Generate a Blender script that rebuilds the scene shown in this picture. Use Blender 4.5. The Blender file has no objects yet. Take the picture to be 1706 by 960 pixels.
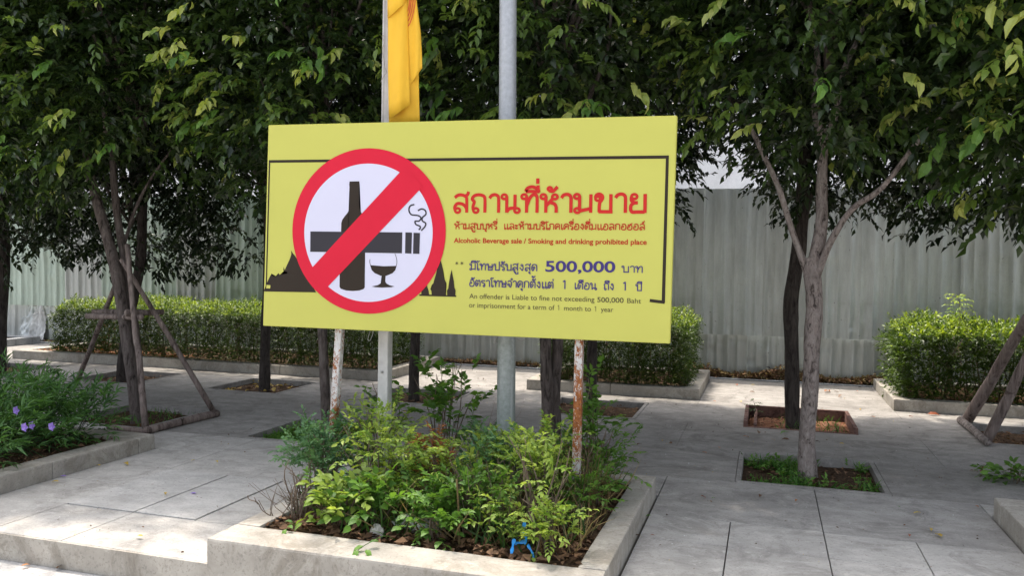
import bpy, bmesh, math, random
import numpy as np
from mathutils import Vector, Matrix
R = math.radians
rng = np.random.default_rng(11)
random.seed(5)
sc = bpy.context.scene
COL = sc.collection

# ---------------------------------------------------------------- camera
F = 1350.0 / 1706.0
CAM = np.array([0.0, 0.0, 1.45])
RT = np.array([0.9541, 0.2993, 0.0131]); RT /= np.linalg.norm(RT)
FW = np.array([-0.2989, 0.9538, -0.0296]); FW -= RT * (FW @ RT); FW /= np.linalg.norm(FW)
UP = np.cross(RT, FW)
cd = bpy.data.cameras.new('camera'); cd.lens = 36 * F; cd.sensor_width = 36; cd.clip_end = 500; cd.clip_start = 0.05
cam = bpy.data.objects.new('camera', cd); COL.objects.link(cam)
cam.matrix_world = Matrix(((RT[0], UP[0], -FW[0], CAM[0]), (RT[1], UP[1], -FW[1], CAM[1]), (RT[2], UP[2], -FW[2], CAM[2]), (0, 0, 0, 1)))
sc.camera = cam

# ---------------------------------------------------------------- sky, sun, exposure
SUN = Vector((-0.30, 0.24, 1.0)).normalized()
w = bpy.data.worlds.new('World'); sc.world = w; w.use_nodes = True
nt = w.node_tree; nt.nodes.clear()
so = nt.nodes.new('ShaderNodeOutputWorld'); bg = nt.nodes.new('ShaderNodeBackground'); sk = nt.nodes.new('ShaderNodeTexSky')
sk.sky_type = 'NISHITA'; sk.sun_disc = False
sk.sun_elevation = math.asin(SUN.z); sk.sun_rotation = math.atan2(SUN.x, SUN.y)
sk.dust_density = 5.0; sk.air_density = 1.0; sk.ozone_density = 1.0
bg.inputs['Strength'].default_value = 0.15
hs = nt.nodes.new('ShaderNodeHueSaturation'); hs.inputs['Saturation'].default_value = 0.45   # milky, hazy sky
nt.links.new(sk.outputs[0], hs.inputs['Color']); nt.links.new(hs.outputs[0], bg.inputs[0]); nt.links.new(bg.outputs[0], so.inputs[0])
sl = bpy.data.lights.new('sun', 'SUN'); sl.energy = 2.0; sl.angle = R(1.6); sl.color = (1.0, 0.90, 0.78)
sun = bpy.data.objects.new('sun', sl); COL.objects.link(sun); sun.location = (0, 0, 20)
sun.rotation_euler = SUN.to_track_quat('Z', 'Y').to_euler()
sc.view_settings.view_transform = 'Standard'; sc.view_settings.look = 'None'
sc.view_settings.exposure = 1.55; sc.view_settings.gamma = 1.0
sc.render.engine = 'CYCLES'
sc.cycles.max_bounces = 8; sc.cycles.transparent_max_bounces = 8

def at(px, py, y):
    """world point on the vertical plane at depth y seen at photo pixel px,py (used to read off the layout)"""
    d = FW + RT * (px - 853) / 1350.0 - UP * (py - 480) / 1350.0
    return CAM + d * (y / d[1])
def gr(px, py, z=0.0):
    d = FW + RT * (px - 853) / 1350.0 - UP * (py - 480) / 1350.0
    return CAM + d * ((z - 1.45) / d[2])

# ---------------------------------------------------------------- object helpers
def link(o, parent=None):
    COL.objects.link(o)
    if parent is not None: o.parent = parent
    return o
def tag(o, label=None, cat=None, group=None, kind=None):
    if label: o['label'] = label
    if cat: o['category'] = cat
    if group: o['group'] = group
    if kind: o['kind'] = kind
    return o
def empty(name, loc=(0, 0, 0)):
    # children carry world coordinates, so the empty stays unparented and its own location is undone on them
    o = bpy.data.objects.new(name, None); o.location = loc; o.empty_display_size = 0.1; COL.objects.link(o); return o
def setp(o, parent):
    if parent is not None:
        o.parent = parent
        off = Vector((0, 0, 0)); p = parent
        while p is not None: off += p.location; p = p.parent
        o.location = o.location - off
def npmesh(name, V, Fc, mat, parent=None, smooth=False, tint=None, link_it=True):
    """V (n,3); Fc (m,k) faces all with k corners"""
    V = np.asarray(V, dtype=np.float32); Fc = np.asarray(Fc, dtype=np.int32)
    me = bpy.data.meshes.new(name)
    me.vertices.add(len(V)); me.vertices.foreach_set('co', V.ravel())
    k = Fc.shape[1]
    me.loops.add(Fc.size); me.loops.foreach_set('vertex_index', Fc.ravel())
    me.polygons.add(len(Fc)); me.polygons.foreach_set('loop_start', np.arange(0, Fc.size, k, dtype=np.int32))
    try: me.polygons.foreach_set('loop_total', np.full(len(Fc), k, dtype=np.int32))
    except Exception: pass
    if smooth: me.polygons.foreach_set('use_smooth', np.ones(len(Fc), dtype=bool))
    if tint is not None:
        a = me.attributes.new('tint', 'FLOAT', 'POINT'); a.data.foreach_set('value', np.asarray(tint, dtype=np.float32))
    me.update(calc_edges=True); me.materials.append(mat)
    o = bpy.data.objects.new(name, me); COL.objects.link(o); setp(o, parent)
    return o
def pymesh(name, V, Fc, mat, parent=None, smooth=False):
    me = bpy.data.meshes.new(name); me.from_pydata([tuple(map(float, v)) for v in V], [], Fc)
    if smooth:
        for p in me.polygons: p.use_smooth = True
    me.update(); me.materials.append(mat)
    o = bpy.data.objects.new(name, me); COL.objects.link(o); setp(o, parent); return o
def bmobj(name, bm, mat, parent=None, smooth=False):
    me = bpy.data.meshes.new(name); bm.normal_update(); bm.to_mesh(me); bm.free(); me.materials.append(mat)
    if smooth:
        for p in me.polygons: p.use_smooth = True
    o = bpy.data.objects.new(name, me); COL.objects.link(o); setp(o, parent); return o
def box_bm(x0, x1, y0, y1, z0, z1, bev=0.0, seg=2, bm=None, jit=0.0):
    bm = bm or bmesh.new()
    b2 = bmesh.new()
    m = bmesh.ops.create_cube(b2, size=1.0)
    for v in b2.verts:
        v.co = Vector(((x0 + x1) / 2 + v.co.x * (x1 - x0), (y0 + y1) / 2 + v.co.y * (y1 - y0), (z0 + z1) / 2 + v.co.z * (z1 - z0)))
        if jit: v.co += Vector((random.uniform(-jit, jit), random.uniform(-jit, jit), random.uniform(-jit, jit)))
    if bev > 0: bmesh.ops.bevel(b2, geom=list(b2.edges), offset=bev, segments=seg, affect='EDGES', profile=0.6)
    me = bpy.data.meshes.new('tmp'); b2.to_mesh(me); b2.free(); bm.from_mesh(me); bpy.data.meshes.remove(me)
    return bm
def box(name, x0, x1, y0, y1, z0, z1, mat, parent=None, bev=0.0, jit=0.0):
    return bmobj(name, box_bm(x0, x1, y0, y1, z0, z1, bev, jit=jit), mat, parent)
def tube_arrays(pts, rad, n=10, wob=0.0, seed=0, caps=True, sub=4):
    """smooth tapered tube through pts (Catmull-Rom), returns V, quads"""
    P = np.array(pts, float); r = np.array(rad, float)
    if sub > 1 and len(P) > 2:
        Q = []; q = []
        Pe = np.vstack([2 * P[0] - P[1], P, 2 * P[-1] - P[-2]])
        for i in range(len(P) - 1):
            for j in range(sub):
                t = j / sub
                a, b, c, d = Pe[i], Pe[i + 1], Pe[i + 2], Pe[i + 3]
                Q.append(0.5 * ((2 * b) + (-a + c) * t + (2 * a - 5 * b + 4 * c - d) * t * t + (-a + 3 * b - 3 * c + d) * t ** 3))
                q.append(r[i] * (1 - t) + r[i + 1] * t)
        Q.append(P[-1]); q.append(r[-1]); P = np.array(Q); r = np.array(q)
    T = np.gradient(P, axis=0); T /= np.linalg.norm(T, axis=1)[:, None] + 1e-9
    ref = np.array([0.0, 1.0, 0.0]) if abs(T[0][1]) < 0.8 else np.array([1.0, 0, 0])
    rs = np.random.default_rng(seed)
    V = []
    A = np.linspace(0, 2 * np.pi, n, endpoint=False)
    ph = rs.uniform(0, 6.28, 4)
    prevU = np.cross(ref, T[0]); prevU /= np.linalg.norm(prevU)
    for i in range(len(P)):
        U = prevU - T[i] * (prevU @ T[i]); U /= np.linalg.norm(U); W = np.cross(T[i], U); prevU = U
        k = 1 + wob * (0.5 * np.sin(3 * A + ph[0] + i * .35) + 0.35 * np.sin(5 * A + ph[1] - i * .5) + 0.5 * np.sin(2 * A + ph[2] + i * .9)) + wob * rs.normal(0, .35, n)
        V.append(P[i] + r[i] * k[:, None] * (np.cos(A)[:, None] * U + np.sin(A)[:, None] * W))
    V = np.vstack(V); m = len(P); Fq = []
    for i in range(m - 1):
        for j in range(n):
            Fq.append((i * n + j, i * n + (j + 1) % n, (i + 1) * n + (j + 1) % n, (i + 1) * n + j))
    if caps:
        V = np.vstack([V, P[-1] + T[-1] * r[-1] * .3, P[0] - T[0] * r[0] * .1])
        e = m * n
        for j in range(n):
            Fq.append(((m - 1) * n + j, (m - 1) * n + (j + 1) % n, e))
            Fq.append(((j + 1) % n, j, e + 1))
    return V, Fq
def tube(name, pts, rad, mat, parent=None, n=10, wob=0.0, seed=0, sub=4, smooth=True):
    if np.isscalar(rad): rad = [rad] * len(pts)
    V, Fq = tube_arrays(pts, rad, n, wob, seed, True, sub)
    return pymesh(name, V, Fq, mat, parent, smooth)
def tubes(name, lst, mat, parent=None, n=5, sub=2, wob=0.0):
    VV = []; FF = []; b = 0
    for i, (pts, rad) in enumerate(lst):
        if np.isscalar(rad): rad = [rad] * len(pts)
        V, Fq = tube_arrays(pts, rad, n, wob, i, True, sub)
        VV.append(V); FF += [tuple(k + b for k in f) for f in Fq]; b += len(V)
    return pymesh(name, np.vstack(VV), FF, mat, parent, True)

# ---------------------------------------------------------------- materials
def mat(name):
    m = bpy.data.materials.new(name); m.use_nodes = True
    n = m.node_tree.nodes; n.clear(); return m
class N:
    def __init__(s, m): s.t = m.node_tree; s.n = s.t.nodes; s.out = s.n.new('ShaderNodeOutputMaterial')
    def link(s, a, b): s.t.links.new(a, b)
    def pos(s, scale=(1, 1, 1), obj=True):
        tc = s.n.new('ShaderNodeNewGeometry' if not obj else 'ShaderNodeTexCoord'); mp = s.n.new('ShaderNodeMapping')
        mp.inputs['Scale'].default_value = scale
        s.link(tc.outputs['Position' if not obj else 'Object'], mp.inputs[0]); return mp.outputs[0]
    def noise(s, vec, sc_, det=5, rough=.6, dist=0.0):
        x = s.n.new('ShaderNodeTexNoise'); x.inputs['Scale'].default_value = sc_; x.inputs['Detail'].default_value = det
        x.inputs['Roughness'].default_value = rough; x.inputs['Distortion'].default_value = dist
        s.link(vec, x.inputs['Vector']); return x.outputs['Fac']
    def ramp(s, f, stops):
        x = s.n.new('ShaderNodeValToRGB'); e = x.color_ramp.elements
        e[0].position, e[0].color = stops[0][0], (*stops[0][1], 1)
        e[1].position, e[1].color = stops[-1][0], (*stops[-1][1], 1)
        for p, c in stops[1:-1]:
            k = e.new(p); k.color = (*c, 1)
        s.link(f, x.inputs[0]); return x.outputs[0]
    def mix(s, f, a, b, mode='MIX'):
        x = s.n.new('ShaderNodeMix'); x.data_type = 'RGBA'; x.blend_type = mode
        for inp, v in ((x.inputs[0], f), (x.inputs[6], a), (x.inputs[7], b)):
            if hasattr(v, 'is_linked'): s.link(v, inp)
            elif isinstance(v, (int, float)): inp.default_value = v
            else: inp.default_value = (*v, 1)
        return x.outputs[2]
    def math(s, op, a, b=0.0):
        x = s.n.new('ShaderNodeMath'); x.operation = op
        for i, v in enumerate((a, b)):
            if hasattr(v, 'is_linked'): s.link(v, x.inputs[i])
            else: x.inputs[i].default_value = v
        return x.outputs[0]
    def attr(s, nm):
        x = s.n.new('ShaderNodeAttribute'); x.attribute_name = nm; return x.outputs['Fac']
    def bsdf(s, col, rough=.7, bump=None, bstr=.2, bdist=.01, metal=0.0, spec=.4):
        b = s.n.new('ShaderNodeBsdfPrincipled')
        for inp, v in ((b.inputs['Base Color'], col), (b.inputs['Roughness'], rough), (b.inputs['Metallic'], metal), (b.inputs['Specular IOR Level'], spec)):
            if hasattr(v, 'is_linked'): s.link(v, inp)
            elif isinstance(v, (int, float)): inp.default_value = v
            else: inp.default_value = (*v, 1)
        if bump is not None:
            bp = s.n.new('ShaderNodeBump'); bp.inputs['Strength'].default_value = bstr; bp.inputs['Distance'].default_value = bdist
            s.link(bump, bp.inputs['Height']); s.link(bp.outputs[0], b.inputs['Normal'])
        return b.outputs[0]
    def done(s, sh): s.link(sh, s.out.inputs[0])

def concrete(name, lo, hi, stain=(.10, .095, .09), stain_amt=.5, sweep=True):
    m = mat(name); k = N(m); p = k.pos(); ps = k.pos((1, 1.9, 1))
    big = k.noise(p, .9, 4, .6); mid = k.noise(ps, 4.5, 6, .7); fine = k.noise(p, 70, 3, .6); blot = k.noise(p, 2.9, 9, .8, .9)
    c = k.ramp(mid, [(.36, lo), (.62, hi)])
    c = k.mix(k.math('MULTIPLY', k.ramp(big, [(.42, (0, 0, 0)), (.62, (1, 1, 1))]), .5), c, tuple(x * .70 for x in lo))
    c = k.mix(k.math('MULTIPLY', k.ramp(blot, [(.50, (0, 0, 0)), (.60, (1, 1, 1))]), stain_amt), c, stain)
    pale = k.noise(k.pos((1, 1.5, 1)), 11, 6, .8, .4)
    c = k.mix(k.math('MULTIPLY', k.ramp(pale, [(.56, (0, 0, 0)), (.64, (1, 1, 1))]), .42), c, tuple(min(.62, x * 1.22) for x in hi))
    scuff = k.noise(k.pos((1.2, 2.2, 1)), 15, 5, .7, .8)
    c = k.mix(k.math('MULTIPLY', k.ramp(scuff, [(.60, (0, 0, 0)), (.66, (1, 1, 1))]), .45), c, tuple(x * .6 for x in lo))
    c = k.mix(k.math('MULTIPLY', k.ramp(fine, [(.56, (0, 0, 0)), (.66, (1, 1, 1))]), .42), c, tuple(x * .5 for x in lo))
    h = k.math('ADD', k.math('MULTIPLY', fine, .5), mid)
    k.done(k.bsdf(c, .85, h, .5, .006, spec=.25)); return m
M = {}
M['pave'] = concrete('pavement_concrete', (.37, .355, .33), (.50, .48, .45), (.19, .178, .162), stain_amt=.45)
M['pave2'] = concrete('shade_toned_pavement_concrete', (.245, .232, .215), (.355, .338, .315), (.12, .11, .10), stain_amt=.5)  # canopy shade darkened into the paving colour
M['pave1'] = concrete('half_shade_toned_pavement_concrete', (.30, .286, .268), (.41, .394, .37), (.15, .14, .13), stain_amt=.5)  # midway tone, easing the painted canopy shade into the front paving
M['hatch'] = concrete('hatch_concrete', (.40, .39, .37), (.52, .505, .48), (.24, .225, .21), stain_amt=.25)
M['kerb'] = concrete('kerb_concrete', (.34, .315, .275), (.45, .42, .37), (.17, .145, .11), .5)
M['grey_step'] = concrete('grey_concrete', (.25, .26, .27), (.33, .34, .35))
M['road'] = concrete('road_concrete', (.36, .35, .335), (.46, .45, .43), stain_amt=.3)
M['build'] = concrete('render_wall', (.70, .70, .71), (.78, .78, .79), (.5, .5, .5), .2)

def soil(name, a, b, c):
    m = mat(name); k = N(m); p = k.pos()
    n1 = k.noise(p, 28, 6, .75); n2 = k.noise(p, 90, 3, .6)
    col = k.ramp(n1, [(.3, a), (.5, b), (.72, c)])
    k.done(k.bsdf(col, .95, k.math('ADD', n1, k.math('MULTIPLY', n2, .5)), .9, .02, spec=.1)); return m
M['soil'] = soil('soil', (.035, .022, .014), (.075, .048, .030), (.16, .11, .07))
M['redsoil'] = soil('red_soil', (.09, .035, .018), (.18, .08, .045), (.33, .22, .14))
M['bed'] = soil('bedding', (.05, .048, .045), (.075, .07, .065), (.11, .105, .10))

def leafm(name, lo, hi, trans=.35, rough=.38, young=None, ythr=.86, spec=.45):
    """lo / hi: colour range over the per-leaf tint; young: colour of the leaves above ythr"""
    m = mat(name); k = N(m); t = k.attr('tint')
    st = [(0.0, lo), (.8, hi)]
    if young: st = [(0.0, lo), (ythr - .06, hi), (ythr + .03, young), (1.0, young)]
    c = k.ramp(t, st)
    vein = k.noise(k.pos(), 60, 2, .5)
    c = k.mix(.22, c, k.ramp(vein, [(.3, (.0, .0, .0)), (.7, (.35, .4, .18))]), 'OVERLAY')
    b = k.bsdf(c, rough, spec=spec)
    tr = k.n.new('ShaderNodeBsdfTranslucent'); k.link(k.mix(1.0, c, (1.35, 1.3, .55), 'MULTIPLY'), tr.inputs[0])
    mx = k.n.new('ShaderNodeMixShader'); mx.inputs[0].default_value = trans
    k.link(b, mx.inputs[1]); k.link(tr.outputs[0], mx.inputs[2]); k.done(mx.outputs[0]); return m
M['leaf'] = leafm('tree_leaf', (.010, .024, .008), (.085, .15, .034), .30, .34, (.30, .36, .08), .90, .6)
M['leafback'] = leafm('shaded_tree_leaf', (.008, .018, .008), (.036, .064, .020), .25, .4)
M['leafout'] = leafm('lit_toned_tree_leaf', (.06, .125, .028), (.25, .36, .075), .40, .34, (.45, .50, .15), .84, .55)  # tree leaf copy lightened so the outer clumps look lit
M['young'] = leafm('young_tree_leaf', (.22, .36, .06), (.56, .60, .19), .45, .4)
M['hedge'] = leafm('hedge_leaf', (.025, .052, .011), (.11, .185, .028), .35, .42, (.32, .42, .05), .84)
M['lime'] = leafm('lime_leaf', (.15, .29, .045), (.42, .53, .12), .42, .5)
M['mid'] = leafm('mid_green_leaf', (.07, .17, .03), (.17, .33, .06), .4, .5)
M['blue'] = leafm('blue_green_leaf', (.07, .18, .09), (.17, .32, .15), .35, .6)
M['dark'] = leafm('dark_green_leaf', (.03, .08, .02), (.08, .17, .035), .35, .5)
M['ruel'] = leafm('narrow_leaf', (.04, .115, .036), (.12, .26, .075), .35, .45)
M['grass'] = leafm('grass_blade', (.035, .12, .018), (.11, .27, .045), .35, .5)
M['dry'] = leafm('dry_orange_leaf', (.22, .085, .035), (.42, .17, .07), .3, .7, spec=.2)
M['litter'] = leafm('leaf_litter', (.05, .025, .014), (.24, .14, .09), .1, .85, spec=.15)
M['straw'] = leafm('dry_straw', (.17, .12, .06), (.42, .33, .18), .2, .8, spec=.15)
M['yellowleaf'] = leafm('yellow_fallen_leaf', (.42, .25, .04), (.62, .48, .08), .2, .6)
M['redleaf'] = leafm('red_fallen_leaf', (.30, .07, .03), (.48, .20, .07), .2, .6)
M['purple'] = leafm('purple_petal', (.22, .13, .55), (.42, .28, .80), .35, .5)

def bark(name, a, b, c, zs=.22, scl=26):
    m = mat(name); k = N(m); p = k.pos((1, 1, zs)); q = k.pos()
    n1 = k.noise(p, scl, 6, .75, .8); n2 = k.noise(q, 5, 4, .6)
    col = k.ramp(n1, [(.37, a), (.47, b), (.66, c)])
    col = k.mix(k.math('MULTIPLY', k.ramp(n2, [(.55, (0, 0, 0)), (.7, (1, 1, 1))]), .5), col, tuple(x * .6 for x in b))
    k.done(k.bsdf(col, .88, n1, 1.0, .03, spec=.2)); return m
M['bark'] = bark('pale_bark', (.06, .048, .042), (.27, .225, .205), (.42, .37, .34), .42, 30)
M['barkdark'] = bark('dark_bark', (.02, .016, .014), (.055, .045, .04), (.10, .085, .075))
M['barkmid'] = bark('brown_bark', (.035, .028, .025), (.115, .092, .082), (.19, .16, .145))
M['stake'] = bark('stake_wood', (.06, .045, .038), (.22, .17, .15), (.34, .28, .25), .1, 18)
M['twig'] = bark('twig_bark', (.09, .065, .045), (.20, .15, .11), (.30, .24, .18))

def plain(name, col, rough=.6, metal=0.0, var=.08, scl=6, spec=.4, bump=0.0):
    m = mat(name); k = N(m); n = k.noise(k.pos(), scl, 5, .65)
    c = k.ramp(n, [(.3, tuple(x * (1 - var) for x in col)), (.7, tuple(min(1, x * (1 + var)) for x in col))])
    k.done(k.bsdf(c, rough, n if bump else None, bump, .01, metal, spec)); return m
M['yellow'] = plain('sign_yellow_vinyl', (.50, .495, .098), .5, var=.028, scl=2.2, bump=.06)
M['yedge'] = plain('sign_edge_vinyl', (.66, .665, .14), .5, var=.03)
M['red'] = plain('sign_red_print', (.60, .014, .040), .55, spec=.18, var=.03)
M['redtext'] = plain('sign_red_lettering', (.50, .022, .018), .55, spec=.18, var=.03)
M['brick'] = plain('sign_small_red_lettering', (.42, .03, .014), .5, spec=.18, var=.03)
M['white'] = plain('sign_white_print', (.60, .60, .74), .5, spec=.18, var=.01)
M['black'] = plain('sign_black_print', (.028, .020, .014), .45, spec=.18, var=.05)
M['navyblack'] = plain('sign_blue_black_print', (.018, .016, .024), .45, var=.05)
M['navy'] = plain('sign_navy_lettering', (.050, .035, .16), .45, spec=.18, var=.03)
M['olive'] = plain('sign_dark_lettering', (.075, .06, .02), .45, var=.05)
M['frame'] = plain('sign_steel_frame', (.25, .25, .24), .5, .4)
M['flag'] = plain('flag_cloth', (.76, .44, .03), .75, var=.03, scl=12)
M['flagred'] = plain('flag_red_dye', (.55, .07, .03), .8, var=.05)
M['blueplastic'] = plain('blue_plastic_ribbon', (.03, .30, .75), .3, var=.1)
M['whiteplastic'] = plain('white_plastic', (.62, .63, .62), .35, var=.06, scl=14, bump=.4)
M['greypaper'] = plain('grey_paper', (.40, .38, .34), .8, var=.12, scl=20, bump=.4)
M['rope'] = plain('grey_rope', (.38, .36, .33), .8, var=.1)
M['wire'] = plain('thin_wire', (.30, .30, .30), .5, .3)
M['plank'] = bark('reddish_plank', (.06, .035, .03), (.16, .09, .075), (.25, .15, .12), 1.0, 12)

def rusty(name, amt):
    m = mat(name); k = N(m); p = k.pos((1, 1, .55)); n = k.noise(p, 75, 8, .8, .3); g = k.noise(k.pos((1, 1, .35)), 7, 4, .6)
    s = k.math('ADD', n, k.math('MULTIPLY', g, .55))
    f = k.ramp(s, [(amt, (0, 0, 0)), (amt + .03, (1, 1, 1))])
    rust = k.ramp(k.noise(k.pos(), 60, 4, .6), [(.3, (.16, .045, .012)), (.7, (.36, .13, .035))])
    paint = k.ramp(k.noise(k.pos(), 18, 4, .6), [(.3, (.48, .47, .46)), (.7, (.62, .61, .60))])
    k.done(k.bsdf(k.mix(f, paint, rust), .65, s, .5, .004, spec=.3)); return m
M['rusty'] = rusty('rusty_white_paint', .728)
M['pole_white'] = rusty('chipped_white_paint', 1.0)
def galv():
    m = mat('galvanised_steel'); k = N(m); p = k.pos()
    tc = k.n.new('ShaderNodeTexCoord'); sp = k.n.new('ShaderNodeSeparateXYZ'); k.link(tc.outputs['Object'], sp.inputs[0])
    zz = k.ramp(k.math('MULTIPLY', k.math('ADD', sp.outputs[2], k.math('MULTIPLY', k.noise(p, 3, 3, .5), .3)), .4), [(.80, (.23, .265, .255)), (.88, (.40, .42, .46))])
    n = k.noise(p, 40, 5, .7); v = k.noise(k.pos((1, 1, .08)), 22, 4, .6)
    c = k.mix(.35, zz, k.ramp(n, [(.35, (.22, .24, .24)), (.7, (.52, .54, .57))]))
    c = k.mix(k.math('MULTIPLY', k.ramp(v, [(.6, (0, 0, 0)), (.72, (1, 1, 1))]), .4), c, (.5, .52, .53))
    k.done(k.bsdf(c, .5, n, .25, .004, .35)); return m
M['galv'] = galv()
def sheet(name, base, rust=.0):
    m = mat(name); k = N(m); p = k.pos(); pv = k.pos((1, 1, .12))
    n = k.noise(pv, 14, 6, .75); b = k.noise(p, 1.1, 4, .6); d = k.noise(p, 5.5, 3, .5, .4)
    c = k.ramp(n, [(.32, tuple(x * .84 for x in base)), (.66, tuple(min(.7, x * 1.2) for x in base))])
    c = k.mix(k.math('MULTIPLY', k.ramp(b, [(.4, (0, 0, 0)), (.7, (1, 1, 1))]), .4), c, tuple(x * .82 for x in base))
    sp = k.noise(p, 30, 2, .5)
    c = k.mix(k.math('MULTIPLY', k.ramp(sp, [(.73, (0, 0, 0)), (.76, (1, 1, 1))]), .7), c, (.05, .045, .04))
    k.done(k.bsdf(c, .33, k.math('ADD', d, k.math('MULTIPLY', k.noise(p, 18, 3, .5), .25)), .4, .035, .12)); return m
M['sheet'] = [sheet('fence_sheet_grey', (.48, .515, .505)), sheet('fence_sheet_green', (.42, .51, .44)), sheet('fence_sheet_dull', (.44, .465, .45)), sheet('fence_sheet_pale', (.54, .575, .57))]

M['sheetgrey'] = M['sheet'][3]
# ---------------------------------------------------------------- ground
def gridded(name, x0, x1, y0, y1, z, m, nx=2, ny=2, amp=0, parent=None, seed=1):
    xs = np.linspace(x0, x1, nx); ys = np.linspace(y0, y1, ny); X, Y = np.meshgrid(xs, ys)
    Z = np.full_like(X, z)
    if amp:
        rs = np.random.default_rng(seed)
        for f in (2., 5., 11., 23.):
            a, b = rs.uniform(0, 6.28, 2); Z += amp / f ** .5 * np.sin(f * X * 1.3 + a + 1.7 * np.sin(f * Y * .6)) * np.cos(f * Y + b)
        Z += rs.normal(0, amp * .25, Z.shape)
    V = np.stack([X, Y, Z], -1).reshape(-1, 3)
    I = np.arange(nx * ny).reshape(ny, nx)
    Fq = np.stack([I[:-1, :-1], I[:-1, 1:], I[1:, 1:], I[1:, :-1]], -1).reshape(-1, 4)
    return npmesh(name, V, Fq, m, parent, smooth=bool(amp))
g = gridded('ground', -150, 150, -150, 150, -0.14, M['road'], 2, 2); tag(g, kind='structure')

PX = [-0.17 + 1.95 * k for k in range(-6, 3)]
ROWS = ((5.62, 6.58), (7.60, 8.55))
pav = box('pavement', -16, 8, 3.24, 11.02, -.139, -.075, M['bed']); tag(pav, kind='structure')
def slab(x0, x1, y0, y1, m='pave', g=.003, lift=0.0):
    o = box('paving_slab', x0 + g, x1 - g, y0 + g, y1 - g, -.07, 0 + lift, M[m], pav, bev=.0025)
    return o
def slabs(lst, **k):
    for a in lst: slab(*a, **k)
slabs([(-.62, -.163, 3.235, 4.3), (-.163, .33, 3.235, 4.3), (.33, .79, 3.235, 4.3), (.79, 1.29, 3.235, 4.3), (-.62, -.163, 4.3, 4.73), (-.163, .33, 4.3, 4.73),
       (.33, .79, 4.3, 4.71), (.79, 1.29, 4.3, 4.71)], g=.003)
slabs([(-.62, .33, 4.73, 5.62), (.33, 1.29, 4.71, 5.62)], m='pave1', g=.0025)
slabs([(-4.43, -3.91, 3.235, 4.2), (-4.43, -3.91, 4.2, 5.62), (-3.91, -3.42, 3.235, 3.74), (-3.42, -2.52, 3.235, 3.74), (-3.0, -2.52, 3.74, 4.6), (-3.91, -2.52, 4.6, 5.62)], g=.0025)
for a in [(-3.91, -3.42, 3.74, 4.6), (-3.42, -3.0, 3.74, 4.6)]: slab(*a, m='hatch', g=.006, lift=.004)
slab(-2.52, -.62, 5.12, 5.62, 'pave1', g=.002); slab(-15.9, -4.43, 5.08, 5.62, g=.002); slab(1.29, 7.9, 5.36, 5.62, g=.002)
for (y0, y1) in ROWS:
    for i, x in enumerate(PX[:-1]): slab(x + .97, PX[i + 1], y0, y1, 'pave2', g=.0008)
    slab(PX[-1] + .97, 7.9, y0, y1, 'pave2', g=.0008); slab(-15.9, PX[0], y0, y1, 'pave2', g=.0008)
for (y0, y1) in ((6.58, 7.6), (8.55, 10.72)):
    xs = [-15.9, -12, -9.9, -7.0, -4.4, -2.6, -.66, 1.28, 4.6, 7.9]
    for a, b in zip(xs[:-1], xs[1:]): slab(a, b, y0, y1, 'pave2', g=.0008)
for i in range(12):
    x = -15.9 + i * 2.4
    if x > 1.3: break
    box('step_riser', x + .001, min(x + 2.399, 1.295), 3.222, 3.2375, -.139, -.0015, M['kerb'], pav, bev=.002)
# grey edge strip by the fence
es = empty('fence_foot_kerb', (0, 10.8, 0)); tag(es, 'long low grey concrete kerb strip along the foot of the metal fence', 'kerb')
for i in range(16):
    x = -15.9 + i * 1.5
    box('kerb_block', x + .004, x + 1.496, 10.73, 10.83, -.07, .012 + random.uniform(-.002, .002), M['grey_step'], es, bev=.006)
sb = gridded('soil_strip', -16, 8, 10.83, 11.4, .02, M['soil'], 300, 12, .02); tag(sb, kind='structure')

# ---------------------------------------------------------------- foliage engine
TL5 = np.array([(0, 0, 0), (.42, .5, .10), (.45, 0, 0), (.42, -.5, .10), (1, 0, -.16)], float)
TF5 = np.array([(0, 2, 1), (0, 3, 2), (1, 2, 4), (2, 3, 4)])
TL8 = np.array([(0, 0, 0), (.28, .46, .07), (.30, 0, .0), (.28, -.46, .07), (.66, .40, .05), (.68, 0, -.05), (.66, -.40, .05), (1.0, 0, -.20)], float)
TF8 = np.array([(0, 2, 1), (0, 3, 2), (1, 2, 4), (2, 5, 4), (2, 3, 5), (3, 6, 5), (4, 5, 7), (5, 6, 7)])
TLB = np.array([(0, .5, 0), (0, -.5, 0), (.55, .35, .03), (.55, -.35, .03), (1, 0, -.12)], float)
TFB = np.array([(0, 1, 3), (0, 3, 2), (2, 3, 4)])
def unit(a): return a / (np.linalg.norm(a, axis=-1, keepdims=True) + 1e-9)
def leaf_mesh(name, P, D, Nn, L, Wd, m, parent=None, tint=None, T=TL5, TF=TF5, kind=None):
    D = unit(D); Nn = unit(Nn - D * np.sum(Nn * D, -1, keepdims=True)); S = np.cross(Nn, D)
    L = np.asarray(L)[:, None, None]; Wd = np.asarray(Wd)[:, None, None]
    V = P[:, None, :] + L * (T[None, :, 0:1] * D[:, None, :] + T[None, :, 2:3] * Nn[:, None, :]) + Wd * T[None, :, 1:2] * S[:, None, :]
    n, k = len(P), len(T)
    Fc = (TF[None] + (np.arange(n) * k)[:, None, None]).reshape(-1, 3)
    if tint is None: tint = rng.random(n)
    o = npmesh(name, V.reshape(-1, 3), Fc, m, parent, tint=np.repeat(tint, k))
    if kind: o['kind'] = kind
    return o
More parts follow.
